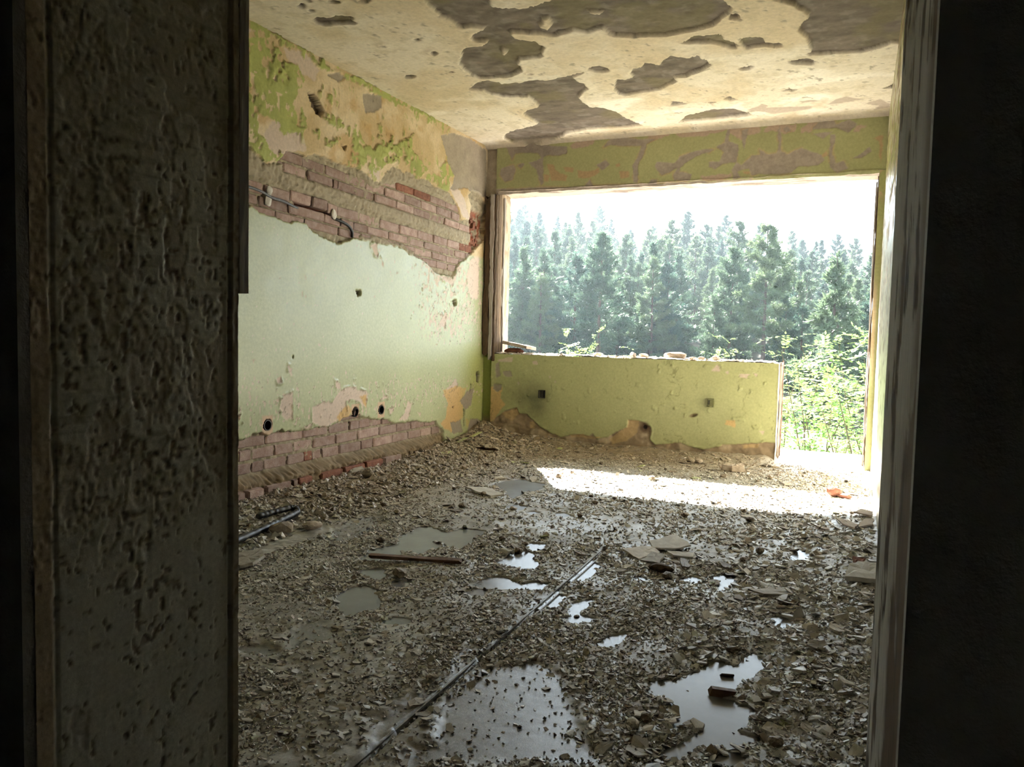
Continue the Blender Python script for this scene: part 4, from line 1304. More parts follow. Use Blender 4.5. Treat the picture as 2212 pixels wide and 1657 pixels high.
# ================================================================ fixtures in the walls
def cup(name, r, depth, mat, parent=None):
    """round wall box: open tube with a bottom, axis +x, mouth at 0"""
    V, F = [], []
    n = 20
    for x, rr in ((0, r), (0, r * .86), (-depth, r * .82), (-depth - .004, r * .82), (-depth, r)):
        for k in range(n):
            a = 2 * math.pi * k / n
            V.append((x, rr * math.cos(a), rr * math.sin(a)))
    for i in range(2):
        for k in range(n):
            F.append((i * n + k, i * n + (k + 1) % n, (i + 1) * n + (k + 1) % n, (i + 1) * n + k))
    F.append(tuple(range(2 * n, 3 * n)))
    for k in range(n):
        F.append((k, 4 * n + k, 4 * n + (k + 1) % n, (k + 1) % n))
    me = bpy.data.meshes.new(name)
    me.from_pydata(V, [], F)
    return link(name, me, mat, parent)


for (y, z), lb in zip(SOCK, ('round black wall box nearest the doorway, in an ochre square', 'round black wall box tilted out above the broken brick edge',
                             'round black wall box nearest the window, above the low bricks')):
    o = cup('wall_box', .031, .045, M_BLACK)
    o.location = (XL + .004, y, z)
    if 'tilted' in lb:
        o.location = (XL + .008, y, z - .004)
        o.rotation_euler = (0, .18, .1)
    tag(o, lb, 'wall box', 'round boxes low in the side wall')

for (x, z), lb, cvr in zip(PAR_BOX[:2], ('sooty square switch box on the green parapet near the corner', 'square switch box on the green parapet near the doorway'), (M_BLACK, M_OLIVE)):
    b = empty('switch_box', (x, YB, z))
    tag(b, lb, 'switch box', 'square boxes in the parapet')
    t = .004
    fr = boxes('frame', [(-.03, -.026, -.008, .03, -.034, .034), (.026, .03, -.008, .03, -.034, .034), (-.03, .03, -.008, .03, .030, .034), (-.03, .03, -.008, .03, -.034, -.030)], cvr, b)
    boxes('back_plate', [(-.028, .028, .016, .02, -.032, .032)], cvr, b)
    lid = boxes('lid_flap', [(.006, .028, -.014, -.010, -.028, .028)], cvr, b)
    lid.rotation_euler = (0, 0, -.35)
    boxes('contact', [(-.010, .008, .002, .017, -.014, .020)], M_BLACK, b)

# cable on the bare bricks, with dabs of plaster holding it
cb = empty('power_cable', (XL, 3.25, 1.73))
tag(cb, 'grey power cable sagging across the bare bricks into the wall', 'cable')
pth = smooth_path([(XL + .004, 3.05, 1.748), (XL + .004, 3.254, 1.722), (XL + .006, 3.42, 1.708), (XL + .006, 3.50, 1.690), (XL + .004, 3.62, 1.682), (XL - .012, 3.74, 1.668), (XL - .03, 3.86, 1.655)], 36)
o = tube('cable_run', [(p.x - XL, p.y - 3.25, p.z - 1.73) for p in pth], .008, M_CABLE, cb)
pth = smooth_path([(XL - .03, 4.06, 1.665), (XL + .0, 4.13, 1.652), (XL + .008, 4.22, 1.632), (XL + .004, 4.27, 1.600), (XL - .004, 4.285, 1.565)], 24)
o = tube('cable_tail', [(p.x - XL, p.y - 3.25, p.z - 1.73) for p in pth], .0095, M_BLACK, cb)
for (y, z, a, b, lb) in ((3.495, 1.712, .030, .030, 'white plaster dab holding the cable, upper blob'), (3.49, 1.662, .032, .045, 'white plaster dab below the cable, streaked down'),
                         (4.085, 1.668, .026, .034, 'white plaster dab where the cable enters the wall')):
    o = link('plaster_dab', rock_mesh('plaster_dab', int(y * 1000) % 97 + int(z * 100), (a * 2, .022, b * 2)), M_FLAKEPALE)
    o.rotation_euler = (0, 0, math.pi / 2)
    o.location = (XL - .002, y, z - b * .55)
    tag(o, lb, 'plaster dab', 'plaster dabs on the cable')

# ================================================================ remains of the timber window frame
win = empty('window_1')
tag(win, 'remains of the timber window frame in the corner', kind='structure')


def plank(name, x0, x1, y0, y1, z0, z1, mat, parent, seed, amp=.006):
    """rough vertical timber: grid box pushed about by noise"""
    nz = max(6, int((z1 - z0) / .03))
    r = np.random.RandomState(seed)
    V, F = [], []
    cs = [(x0, y0), ((x0 + x1) / 2, y0), (x1, y0), (x1, y1), ((x0 + x1) / 2, y1), (x0, y1)]
    m = len(cs)
    ph = r.rand(m) * 9
    for i in range(nz + 1):
        z = z0 + (z1 - z0) * i / nz
        for k, (x, y) in enumerate(cs):
            a = amp * (vnoise(np.array(z * 6 + ph[k]), np.array(k * 3.), seed) - .5) * 2 + amp * .6 * r.randn() * .4
            V.append((x + a, y + a * .6, z + (amp * 2 * r.randn() if i in (0, nz) else 0)))
    for i in range(nz):
        for k in range(m):
            k2 = (k + 1) % m
            F.append((i * m + k, i * m + k2, (i + 1) * m + k2, (i + 1) * m + k))
    F += [tuple(range(m))[::-1], tuple(range(nz * m, nz * m + m))]
    me = bpy.data.meshes.new(name)
    me.from_pydata([tuple(map(float, v)) for v in V], [], F)
    return link(name, me, mat, parent)


plank('frame_post', XL + .012, -2.990, 6.225, 6.30, .80, 2.145, M_DARKWOOD, win, 1, .009)
plank('frame_post', -2.986, -2.952, 6.222, 6.31, .74, 2.175, M_GREYWOOD, win, 2, .006)
plank('frame_strip', -2.950, -2.934, 6.232, 6.30, .72, 2.16, M_DARKWOOD, win, 3, .004)
plank('frame_strip', -2.926, -2.912, 6.36, 6.38, .80, 2.15, M_GREYWOOD, win, 4, .003)
plank('frame_strip', .079, .089, 6.30, 6.33, .02, 2.16, M_DARKWOOD, win, 5, .004)
plank('frame_strip', .070, .080, 6.46, 6.49, .02, 2.15, M_GREYWOOD, win, 6, .003)
plank('frame_strip', -.536, -.520, 6.33, 6.37, .06, .775, M_GREYWOOD, win, 7, .005)
plank('frame_strip', -.534, -.522, 6.45, 6.48, .03, .785, M_LATH, win, 8, .004)

# ================================================================ puddles
big = {0: 'grey-white puddle beside the long pale plaster slab', 5: 'bright three-lobed puddle with a curved tile piece at its edge', 6: 'long bright puddle with two lobes left of the floor joint',
       20: 'largest puddle, ragged and bright, with a wooden block lying in it', 21: 'bright triangular puddle behind the largest one', 22: 'puddle at the lower edge of the picture below the largest one',
       23: 'broad dull puddle behind the brown lath', 24: 'round dull grey puddle with a white flake on its rim', 8: 'thin bright puddle along the far end of the floor joint',
       9: 'narrow bright puddle hugging the middle of the floor joint', 12: 'oval bright puddle right of the bare floor patch', 14: 'wedge-shaped bright smear of water left of a flat grey plate',
       16: 'small bright puddle in the thick rubble by the door post', 17: 'small triangular bright puddle with a pink flake on its edge', 4: 'small oval puddle behind the curved tile piece',
       11: 'pale puddle left of two curled flakes', 10: 'forked puddle right of the floor joint', 7: 'small dull puddle joined to the long two-lobed one'}
for i, pl in enumerate(PUDDLE):
    c = pl.mean(0)
    q = pl - c
    q = q + q / np.hypot(*q.T)[:, None] * .05
    # coarse star polygon around the hollow; the floor rising through it draws the shore line
    a = np.arctan2(q[:, 1], q[:, 0])
    rr = np.hypot(*q.T)
    n = 28
    V = [(0, 0, 0)]
    for k in range(n):
        w = -math.pi + 2 * math.pi * k / n
        d = np.abs((a - w + math.pi) % (2 * math.pi) - math.pi)
        near = d < .5
        R_ = rr[near].max() if near.any() else rr[np.argsort(d)[:2]].mean()
        V.append((R_ * math.cos(w), R_ * math.sin(w), 0))
    V = np.array(V)
    V[:, 0] = np.clip(V[:, 0] + c[0], XL, XR - .002) - c[0]
    me = bpy.data.meshes.new('puddle')
    me.from_pydata([tuple(map(float, v)) for v in V], [], [(0, 1 + k, 1 + (k + 1) % n) for k in range(n)])
    o = link('puddle', me, M_WATER)
    o.location = (c[0], c[1], WATER_Z + .0001 * i)
    tag(o, big.get(i, 'very small shallow puddle among the floor debris'), 'puddle', 'puddles on the floor')

# ================================================================ joint across the floor with gravel in it
jt = empty('floor_joint', (GX(2.3), 2.3, 0))
tag(jt, 'straight gravel-filled joint with metal edges running across the floor', 'floor joint')
for s in (-1, 1):
    ya, yb = .95, 3.27
    xa, xb = GX(ya), GX(yb)
    w = .0025
    o_ = s * .0115
    V = np.array([[x + o_ + d, y, z] for y, x in ((ya, xa), (yb, xb)) for d, z in ((-w, -.015), (w, -.015), (w, .0088), (-w, .0088))])
    V = V - np.array([GX(2.3), 2.3, 0])
    F = [(0, 1, 5, 4), (1, 2, 6, 5), (2, 3, 7, 6), (3, 0, 4, 7), (3, 2, 1, 0), (4, 5, 6, 7)]
    me = bpy.data.meshes.new('edge_strip')
    me.from_pydata([tuple(map(float, v)) for v in V], [], F)
    link('edge_strip', me, M_METAL, jt)


# ================================================================ crushed debris: one mass of small chips
def chips(name, x, y, z, size, flat, seed, colors, sides=0, mat=None, tilt=.35):
    """N small chips; sides=0 squashed octahedra, else prisms with that many sides"""
    r = np.random.RandomState(seed)
    n = len(x)
    yaw = r.rand(n) * 2 * np.pi
    tx, ty = r.randn(n) * tilt, r.randn(n) * tilt
    if sides == 0:
        B = np.array([[1, 0, 0], [0, 1, 0], [-1, 0, 0], [0, -1, 0], [0, 0, 1], [0, 0, -1]], float)
        L = B[None] * (1 + .5 * (r.rand(n, 6, 1) - .5)) + .35 * (r.rand(n, 6, 3) - .5)
        Fb = np.array([[0, 1, 4], [1, 2, 4], [2, 3, 4], [3, 0, 4], [1, 0, 5], [2, 1, 5], [3, 2, 5], [0, 3, 5]])
        L[:, :, 2] *= flat[:, None]
        L[:, :, 1] *= (.55 + .5 * r.rand(n))[:, None]
    else:
        k = sides
        a = np.arange(k) * 2 * np.pi / k
        an = a[None] + (r.rand(n, k) - .5) * .8
        R_ = .65 + .5 * r.rand(n, k)
        px, py = R_ * np.cos(an), R_ * np.sin(an) * (.55 + .45 * r.rand(n))[:, None]
        cu = (r.rand(n) - .3)[:, None] * .25 * (px ** 2)
        top = np.stack([px, py, cu + flat[:, None]], -1)
        bot = np.stack([px * 1.05, py * 1.05, cu - flat[:, None]], -1)
        L = np.concatenate([top, bot], 1)
        Fb = [[0, i, i + 1] for i in range(1, k - 1)]
        for i in range(k):
            j = (i + 1) % k
            Fb += [[j, i, k + i], [j, k + i, k + j]]
        Fb = np.array(Fb)
    L = L * size[:, None, None]
    L[:, :, 2] += L[:, :, 0] * tx[:, None] + L[:, :, 1] * ty[:, None]
    cs, sn = np.cos(yaw)[:, None], np.sin(yaw)[:, None]
    X = L[:, :, 0] * cs - L[:, :, 1] * sn + x[:, None]
    Y = L[:, :, 0] * sn + L[:, :, 1] * cs + y[:, None]
    X = np.clip(X, XL + .001, None)
    Z = L[:, :, 2] + z[:, None]
    m = L.shape[1]
    V = np.stack([X, Y, Z], -1).reshape(-1, 3)
    F = (Fb[None] + (np.arange(n) * m)[:, None, None]).reshape(-1, 3)
    C = np.repeat(colors, m, 0)
    return mesh_np(name, V, F, C)


def scatter(n, seed, xr, yr, dens):
    r = np.random.RandomState(seed)
    x = xr[0] + (xr[1] - xr[0]) * r.rand(n * 4)
    y = yr[0] + (yr[1] - yr[0]) * r.rand(n * 4)
    # only where somebody at the doorway could look
    vis = (x > XL + .02) & (x < XR - .02) & (x / np.maximum(y, .1) > -1.15)
    x, y = x[vis], y[vis]
    keep = r.rand(len(x)) < dens(x, y)
    return x[keep][:n], y[keep][:n]


def dens_all(x, y):
    n1, n2, dp, db = floor_masks(x, y)
    d = .34 + .66 * ss(.40, .62, fbm(x, y, 4, 3, 251) + .12 * ss(-1.0, -.2, x) + .10 * ss(-2.3, -2.8, x) + .08 * ss(4.2, 5, y))
    d = d * (1 - .96 * ss(-.02, .012, dp)) * (1 - .93 * ss(-.05, .05, db))
    gx = np.abs(x - GX(y))
    d = np.where((gx < .016) & (y < 3.3), .0, d)
    return d


def chip_colors(n, seed, x, y):
    r = np.random.RandomState(seed)
    pal = np.array([(.50, .47, .41), (.42, .395, .35), (.58, .555, .50), (.29, .25, .19), (.22, .18, .13), (.68, .65, .60), (.44, .39, .32), (.44, .44, .31), (.48, .41, .36)])
    w = np.array([.25, .20, .18, .08, .05, .10, .08, .03, .03])
    c = pal[r.choice(len(pal), n, p=w)] * (.95 + .45 * r.rand(n, 1))
    br = np.clip(ss(-1.7, -2.7, x) * ss(2.6, 3.6, y) + ss(5.3, 5.9, y), 0, 1) * .55
    c = c + (np.array((.29, .20, .115)) * (.6 + .8 * r.rand(n, 1)) - c) * br[:, None]
    return np.concatenate([c, .38 + .32 * r.rand(n, 1)], 1)


dr = empty('floor_debris')
tag(dr, 'mass of crushed plaster, paint chips and grit covering the floor', 'debris', kind='stuff')
r_ = np.random.RandomState(5)
for nm, n, xr, yr, s0, s1, sides, seed in (('grit', 42000, (-2.2, .13), (1.2, 3.3), .0028, .0075, 0, 61), ('grit', 30000, (-3.04, .13), (3.0, 6.2), .004, .010, 0, 62),
                                           ('chips', 8000, (-2.2, .13), (1.2, 3.3), .007, .016, 5, 63), ('chips', 4600, (-3.04, .13), (3.0, 6.2), .010, .023, 5, 64),
                                           ('chips', 1500, (-.45, .12), (1.4, 4.2), .010, .028, 5, 65), ('grit', 5000, (-3.04, -2.3), (2.4, 6.2), .008, .026, 0, 66)):
    x, y = scatter(n, seed, xr, yr, dens_all)
    n = len(x)
    size = s0 * (s1 / s0) ** (r_.rand(n) ** 1.6)
    flat = (.30 + .5 * r_.rand(n)) if sides == 0 else (.05 + .12 * r_.rand(n))
    z = fh(x, y) + size * flat * .5
    me = chips(nm, x, y, z, size, flat, seed + 9, chip_colors(n, seed + 5, x, y), sides, tilt=.3)
    o = link(nm, me, M_DEBRIS, dr)
    o['kind'] = 'stuff'
# gravel in the joint
n = 1100
y = .98 + 2.27 * r_.rand(n)
x = GX(y) + (r_.rand(n) - .5) * .017
size = .002 + .004 * r_.rand(n)
me = chips('gravel', x - GX(2.3), y - 2.3, -.006 + .009 * r_.rand(n), size, np.full(n, .8), 88, chip_colors(n, 89, x * 0, y * 0 + 2), 0)
tag(link('gravel', me, M_DEBRIS, jt), kind='stuff')

# ================================================================ flakes and lumps that can be told apart
PROTO = [shard_mesh('flake', [(math.cos(a + .5 * r_.rand()) * (.35 + .2 * r_.rand()), math.sin(a + .3 * r_.rand()) * (.22 + .18 * r_.rand())) for a in np.linspace(0, 2 * np.pi, k, endpoint=False)],
                    .05 + .05 * r_.rand(), 300 + i, .12 * (r_.rand() - .4)) for i, k in enumerate((4, 5, 5, 6, 4, 5, 6, 5))]
MATS = (M_FLAKE, M_FLAKEPALE, M_FLAKEDARK, M_FLAKEGREEN, M_PINKSHARD)
PM = {}
for i, m in enumerate(PROTO):
    for j, mt in enumerate(MATS):
        q = m.copy()
        q.materials.append(mt)
        PM[i, j] = q
NAMES = ('plaster_flake', 'plaster_flake', 'plaster_flake', 'paint_flake', 'plaster_flake')
LAB = ('buff plaster flake lying loose among the floor debris', 'pale whitish plaster flake lying loose among the floor debris', 'muddy brown plaster flake lying loose among the floor debris',
       'green paint flake lying loose among the floor debris', 'pinkish plaster flake lying loose among the floor debris')
GRP = ('buff flakes on the floor', 'pale flakes on the floor', 'muddy flakes on the floor', 'green flakes on the floor', 'pinkish flakes on the floor')


def zone(x, y):
    if x > -.42: return 'in the thick rubble along the door post side'
    if y > 5.3: return 'in the shade before the parapet'
    if y > 4.2: return 'near the sunlit strip of floor' if x > -1.9 else 'on the brown rubble below the brick footing'
    if x < -2.1: return 'on the brown rubble near the black conduit'
    if y > 2.95: return 'on the far floor behind the puddles' if x < -1 else 'on the floor around the broken shards'
    if x < -1.02: return 'left of the floor joint' + (', close to the jamb' if x < -1.3 and y < 2.2 else '')
    return 'between the floor joint and the largest puddle'


def flake(x, y, s, j, seed=None, label=None, tilt=.12, grp=True, rz=None, dz=.001):
    o = bpy.data.objects.new(NAMES[j], PM[r_.randint(len(PROTO)), j])
    col.objects.link(o)
    o.scale = (s, s, s * (.6 + .6 * r_.rand()))
    on_floor(o, x, y, r_.rand() * 6.28 if rz is None else rz, (r_.randn() * tilt, r_.randn() * tilt), dz + .0)
    tag(o, label or LAB[j].split(' lying')[0] + ' ' + zone(x, y), 'flake', GRP[j] if label is None else None)
    return o


x, y = scatter(85, 71, (-1.6, .08), (1.45, 2.9), dens_all)
for a, b in zip(x, y): flake(a, b, .022 + .028 * r_.rand(), r_.choice(5, p=(.5, .28, .12, .05, .05)))
x, y = scatter(75, 72, (-3.0, .10), (2.8, 4.4), dens_all)
for a, b in zip(x, y): flake(a, b, .035 + .05 * r_.rand(), r_.choice(5, p=(.5, .22, .18, .04, .06)))
x, y = scatter(60, 73, (-2.9, .10), (4.4, 6.1), dens_all)
for a, b in zip(x, y): flake(a, b, .05 + .07 * r_.rand(), r_.choice(5, p=(.5, .12, .28, .05, .05)))
x, y = scatter(60, 74, (-.5, .09), (1.6, 4.4), dens_all)
for a, b in zip(x, y): flake(a, b, .035 + .05 * r_.rand(), r_.choice(5, p=(.55, .22, .15, .0, .08)))
# lumps
LUMPS = [rock_mesh('lump', 400 + i, (1, .8, .65)) for i in range(5)]
for m in LUMPS: m.materials.append(M_FLAKEDARK)
for rg, n, s0 in (((-1.3, .05, 1.5, 2.8), 26, .014), ((-2.9, .05, 2.8, 5.9), 44, .035)):
    x, y = scatter(n, 75 + n, rg[:2], rg[2:], lambda a, b: np.ones(len(a)) * .9)
    for a, b in zip(x, y):
        o = bpy.data.objects.new('mud_lump', LUMPS[r_.randint(5)])
        col.objects.link(o)
        s = s0 * (.7 + .9 * r_.rand())
        o.scale = (s, s, s)
        on_floor(o, a, b, r_.rand() * 6.28, dz=-.001)
        if o.location.z < WATER_Z: o.location.z = 0
        tag(o, 'small dark mud lump ' + zone(a, b), 'lump', 'mud lumps on the floor')

# ---- single pieces, each where it lies
T_ = -.04
shard('plaster_shard', [(-.82, 3.423), (-.723, 3.555), (-.628, 3.426), (-.691, 3.359), (-.78, 3.344)], .007, M_FLAKEPALE, 'large pale pentagonal plaster shard, topmost of the broken group', 'shard', 1, (.10, -.02), .02)
shard('plaster_shard', [(-.901, 3.262), (-.774, 3.363), (-.735, 3.297), (-.797, 3.17)], .008, M_FLAKE, 'large buff plaster shard left in the broken group', 'shard', 2, (.06, .05), .008)
shard('plaster_shard', [(-.79, 3.155), (-.768, 3.280), (-.705, 3.258), (-.70, 3.134)], .007, M_FLAKE, 'buff plaster shard in front of the broken group', 'shard', 3, (.05, -.06), .004)
shard('plaster_shard', [(-.714, 3.323), (-.6, 3.353), (-.595, 3.294), (-.676, 3.275)], .009, M_FLAKEPALE, 'narrow pale plaster strip right of the broken group', 'shard', 4, (.04, .02), .006)
shard('plaster_shard', [(-.64, 3.24), (-.60, 3.25), (-.585, 3.15), (-.61, 3.14)], .008, M_FLAKEDARK, 'dark narrow plaster strip below the pale strip', 'shard', 44, (.02, .12), .004)
shard('plaster_slab', [(-2.111, 4.13), (-1.991, 4.169), (-1.819, 4.058), (-1.872, 3.984), (-2.039, 4.079)], .010, M_FLAKEPALE, 'long pale leaf-shaped plaster slab in the middle of the floor', 'slab', 5, (.04, 0), .006)
shard('plaster_slab', [(-.004, 3.178), (.006, 3.308), (.04, 3.365), (.112, 3.38), (.11, 3.20)], .018, M_FLAKEPALE, 'thick pale rounded slab against the door post', 'slab', 6, (.10, .02), .014)
shard('plaster_shard', [(-.06, 4.26), (.0, 4.22), (.045, 4.16), (.028, 4.10), (-.03, 4.17)], .008, M_PINKSHARD, 'pinkish shard near the sunlit strip, leaning left', 'shard', 7, (.12, -.10), .012)
shard('plaster_shard', [(.043, 4.11), (.06, 4.22), (.115, 4.31), (.112, 4.20)], .008, M_PINKSHARD, 'pinkish shard near the sunlit strip against the wall', 'shard', 8, (.10, .14), .014)
shard('plaster_shard', [(.02, 4.42), (.06, 4.50), (.115, 4.48), (.11, 4.40)], .008, M_PINKSHARD, 'pinkish shard at the edge of the sunlit strip', 'shard', 9, (.10, .05), .012)
shard('plaster_slab', [(-2.265, 2.42), (-2.217, 2.50), (-2.148, 2.44), (-2.12, 2.34), (-2.14, 2.29), (-2.22, 2.33)], .012, M_FLAKE, 'flat buff slab half hidden behind the flaking jamb', 'slab', 10, (.03, .0), .010)
shard('plaster_slab', [(-3.0, 4.18), (-2.93, 4.25), (-2.88, 4.20), (-2.93, 4.13)], .010, M_FLAKEPALE, 'small pale slab lying at the foot of the low bricks', 'slab', 12, (.16, -.05), .02)
shard('plaster_slab', [(-.85, 5.66), (-.78, 5.74), (-.70, 5.73), (-.69, 5.66), (-.77, 5.63)], .045, M_STONE, 'thick brown slab of render near the end of the parapet', 'slab', 13, (.03, .0), .004)
shard('plaster_shard', [(.02, 3.46), (.07, 3.47), (.06, 3.42), (.03, 3.40)], .012, M_BRICKRED, 'small reddish shard behind the thick pale slab', 'shard', 14, (.2, .1), .012)
shard('paint_flake', [(-2.98, 5.60), (-2.92, 5.70), (-2.88, 5.68), (-2.93, 5.58)], .005, M_FLAKEGREEN, 'olive green paint strip on the rubble by the corner', 'flake', 15, (.25, -.2), .02)
shard('paint_flake', [(-2.95, 5.80), (-2.90, 5.92), (-2.86, 5.90), (-2.90, 5.80)], .005, M_FLAKEGREEN, 'second olive paint strip right against the corner', 'flake', 16, (.25, -.2), .02)
shard('plaster_shard', [(-.33, 2.95), (-.22, 3.03), (-.17, 2.97), (-.27, 2.92)], .006, M_FLAKE, 'flat grey-buff plate right of the water smear', 'shard', 17, (.02, .02), .006)
# two curled white flakes and similar singles
flake(-.03, 2.42, .050, 1, label='white curled flake standing up in the thick rubble', tilt=.5)
flake(-.575, 2.68, .045, 1, label='white shell-like flake right of the pale puddles', tilt=.3)
flake(-.94, 2.95, .030, 1, label='small white oval flake beside the floor joint', tilt=.05)
flake(-1.50, 2.27, .075, 1, label='white flake on the rim of the round grey puddle', tilt=.05)
flake(-1.37, 2.32, .060, 1, label='pale flat flake right of the round grey puddle', tilt=.05)
flake(-1.86, 2.33, .075, 1, label='pale paired flakes left of the round grey puddle', tilt=.05)
flake(-1.13, 1.93, .050, 1, label='long curled pale flake against the floor joint', tilt=.1)
flake(-.93, 1.62, .050, 0, label='triangular buff flake beside the near end of the joint', tilt=.15)
flake(-.985, 1.67, .075, 0, label='long buff flake lying across the near end of the joint', tilt=.1)
# lath, stick, block, hose, bricks and stones
la = empty('wood_lath', (-1.61, 2.716, float(fh(-1.61, 2.716)) + .012), math.atan2(2.771 - 2.662, -1.428 + 1.792))
tag(la, 'long dark brown wooden lath lying flat behind the puddles', 'lath')
plank('lath_body', -.006, .008, -.016, .016, -.19, .19, M_LATH, la, 31, .002).rotation_euler = (0, math.pi / 2, 0)
sp = empty('wood_stick', (-2.62, 5.47, float(fh(-2.62, 5.47)) + .02), math.atan2(-.05, .18))
tag(sp, 'thin dark stick on the rubble near the corner', 'stick')
plank('stick_body', -.008, .008, -.008, .008, -.1, .1, M_DARKWOOD, sp, 32, .004).rotation_euler = (0, math.pi / 2, .1)
bx = empty('wood_block', (-.285, 2.08, .006), .15)
tag(bx, 'small brown wooden block lying in the largest puddle', 'block')
plank('block_body', -.011, .011, -.009, .009, -.032, .032, M_LATH, bx, 33, .0015).rotation_euler = (0, math.pi / 2, 0)
bx.location.z = .014
hp = [(-2.368, 2.42), (-2.42, 2.711), (-2.458, 2.879), (-2.494, 3.034), (-2.519, 3.092), (-2.556, 3.098), (-2.573, 2.979), (-2.582, 2.88)]
pts = smooth_path([(a, b, float(fh(a, b)) + .026 + (.012 if i > 4 else 0)) for i, (a, b) in enumerate(hp)], 120)
hs = empty('conduit_hose', tuple(pts[0]))
tag(hs, 'black corrugated conduit bent back on itself beside the brick footing', 'hose')
tube('hose_body', [p - pts[0] for p in pts], [.0145 + .002 * (1 if (i % 5) < 3 else 0) - (.003 if i % 17 == 0 else 0) for i in range(len(pts))], M_BLACK, hs, 10)
BF = link('brick_fragment', rock_mesh('brick_fragment', 501, (1, .7, .8)), M_BRICKRED)
BF.scale = (.10, .10, .10)
on_floor(BF, -.091, 5.06, .4, dz=-.003)
tag(BF, 'red hollow brick fragment lying in the sun by the open doorway', 'brick fragment')
o = link('brick_fragment', rock_mesh('brick_fragment', 502, (1.2, .6, .5)), M_BRICKRED)
o.scale = (.085, .085, .06)
on_floor(o, -.03, 5.02, -.5, dz=-.002)
tag(o, 'flat red chip beside the hollow brick fragment', 'brick fragment')
for (x, y, s, sq, mt, nm, lb, cat) in (
        (-.679, 3.069, .085, (1.3, .6, .45), M_DARKWOOD, 'dark_stone', 'dark charred lump right below the broken shards', 'stone'),
        (-1.569, 2.527, .060, (1, .9, .8), M_FLAKEDARK, 'plaster_clod', 'brown clod at the edge of a puddle below the lath', 'clod'),
        (-1.112, 5.873, .075, (1.1, .8, .7), M_FLAKEDARK, 'rubble_stone', 'dark rounded stone in the shade before the parapet', 'stone'),
        (-1.05, 5.90, .060, (1, .8, .7), M_STONE, 'rubble_stone', 'light rounded stone beside the dark one before the parapet', 'stone'),
        (-1.01, 1.80, .030, (1.3, .8, .6), M_STONE, 'rubble_stone', 'buff pebble left of the joint above the bare floor', 'stone'),
        (-2.36, 2.80, .11, (1.2, .8, .6), M_STONE, 'rubble_stone', 'brown rubble lump right of the black conduit', 'stone'),
        (-2.30, 2.93, .09, (1.3, .7, .5), M_STONE, 'rubble_stone', 'pale broken lump at the bend of the black conduit', 'stone'),
        (-2.80, 4.12, .09, (1, .8, .6), M_FLAKEDARK, 'rubble_stone', 'brown block leaning on the low bricks', 'stone'),
        (-.13, 1.86, .040, (1, .9, .7), M_FLAKEDARK, 'rubble_stone', 'dark muddy lump in the thick rubble right of the largest puddle', 'stone'),
        (-.43, 1.84, .035, (1, .8, .7), M_FLAKEDARK, 'rubble_stone', 'dark lump on the near shore of the largest puddle', 'stone'),
        (-.455, 1.80, .040, (1.2, .8, .5), M_FLAKE, 'rubble_stone', 'flat brown lump at the near shore of the largest puddle', 'stone'),
        (-.30, 2.38, .040, (1.2, .8, .6), M_FLAKEDARK, 'rubble_stone', 'brown lump at the far shore of the largest puddle', 'stone')):
    o = link(nm, rock_mesh(nm, int(abs(x * 1000)) + 3, sq), mt)
    o.scale = (s, s, s)
    on_floor(o, x, y, x * 9, dz=-.002)
    tag(o, lb, cat)
# curved piece of tile at the three-lobed puddle
V, F = [], []
for i in range(9):
    a = math.pi * (.1 + .8 * i / 8)
    for r__, yy in ((.022, -.03), (.022, .03), (.016, .03), (.016, -.03)):
        V.append((yy, r__ * math.cos(a), r__ * math.sin(a)))
for i in range(8):
    for k in range(4):
        F.append((i * 4 + k, i * 4 + (k + 1) % 4, i * 4 + 4 + (k + 1) % 4, i * 4 + 4 + k))
F += [(0, 1, 2, 3), (35, 34, 33, 32)]
me = bpy.data.meshes.new('tile_piece')
me.from_pydata(V, [], F)
o = link('tile_piece', me, M_FLAKEPALE)
on_floor(o, -1.345, 3.03, -.5, dz=-.004)
o.location.z = .004
tag(o, 'curved piece of pale tile at the edge of the three-lobed puddle', 'tile piece')

# ================================================================ rubble on the parapet
PT = ZP + .008
o = link('mortar_slab', shard_mesh('mortar_slab', [(-.13, -.09), (.11, -.10), (.16, .02), (.10, .10), (-.12, .09)], .028, 601), M_STONE)
o.location = (-2.76, 6.385, PT + .055)
o.rotation_euler = (-.05, .16, .05)
tag(o, 'broken slab of render propped on the parapet in the window corner', 'slab')
o = link('brick_fragment', rock_mesh('brick_fragment', 602, (1.3, .8, .5)), M_BRICKRED)
o.scale = (.16, .16, .11)
o.location = (-2.79, 6.37, PT - .004)
tag(o, 'red brick fragment under the propped slab on the parapet', 'brick fragment')
spots = [(-2.47, 6.36, .035, 'pointed stone'), (-2.25, 6.40, .07, 'flat pale stone'), (-2.02, 6.38, .085, 'lumpy brown stone'), (-1.70, 6.33, .075, 'tall square stone'), (-1.62, 6.36, .08, 'low grey stone'),
         (-1.36, 6.37, .13, 'long rounded stone'), (-1.21, 6.34, .055, 'knobbly stone'), (-1.14, 6.33, .065, 'small round stone'), (-1.03, 6.36, .085, 'white-topped stone'), (-.82, 6.37, .04, 'low pale stone'), (-.68, 6.38, .035, 'last small stone'), (-.93, 6.30, .03, 'small brown stone')]
where = ['nearest the propped slab', 'second from the propped slab', 'third from the propped slab', 'left of the middle', 'just left of the middle', 'in the middle', 'right of the long one', 'before the white-topped one',
         'right of the middle', 'towards the open doorway', 'by the end towards the doorway', 'on the inner edge']
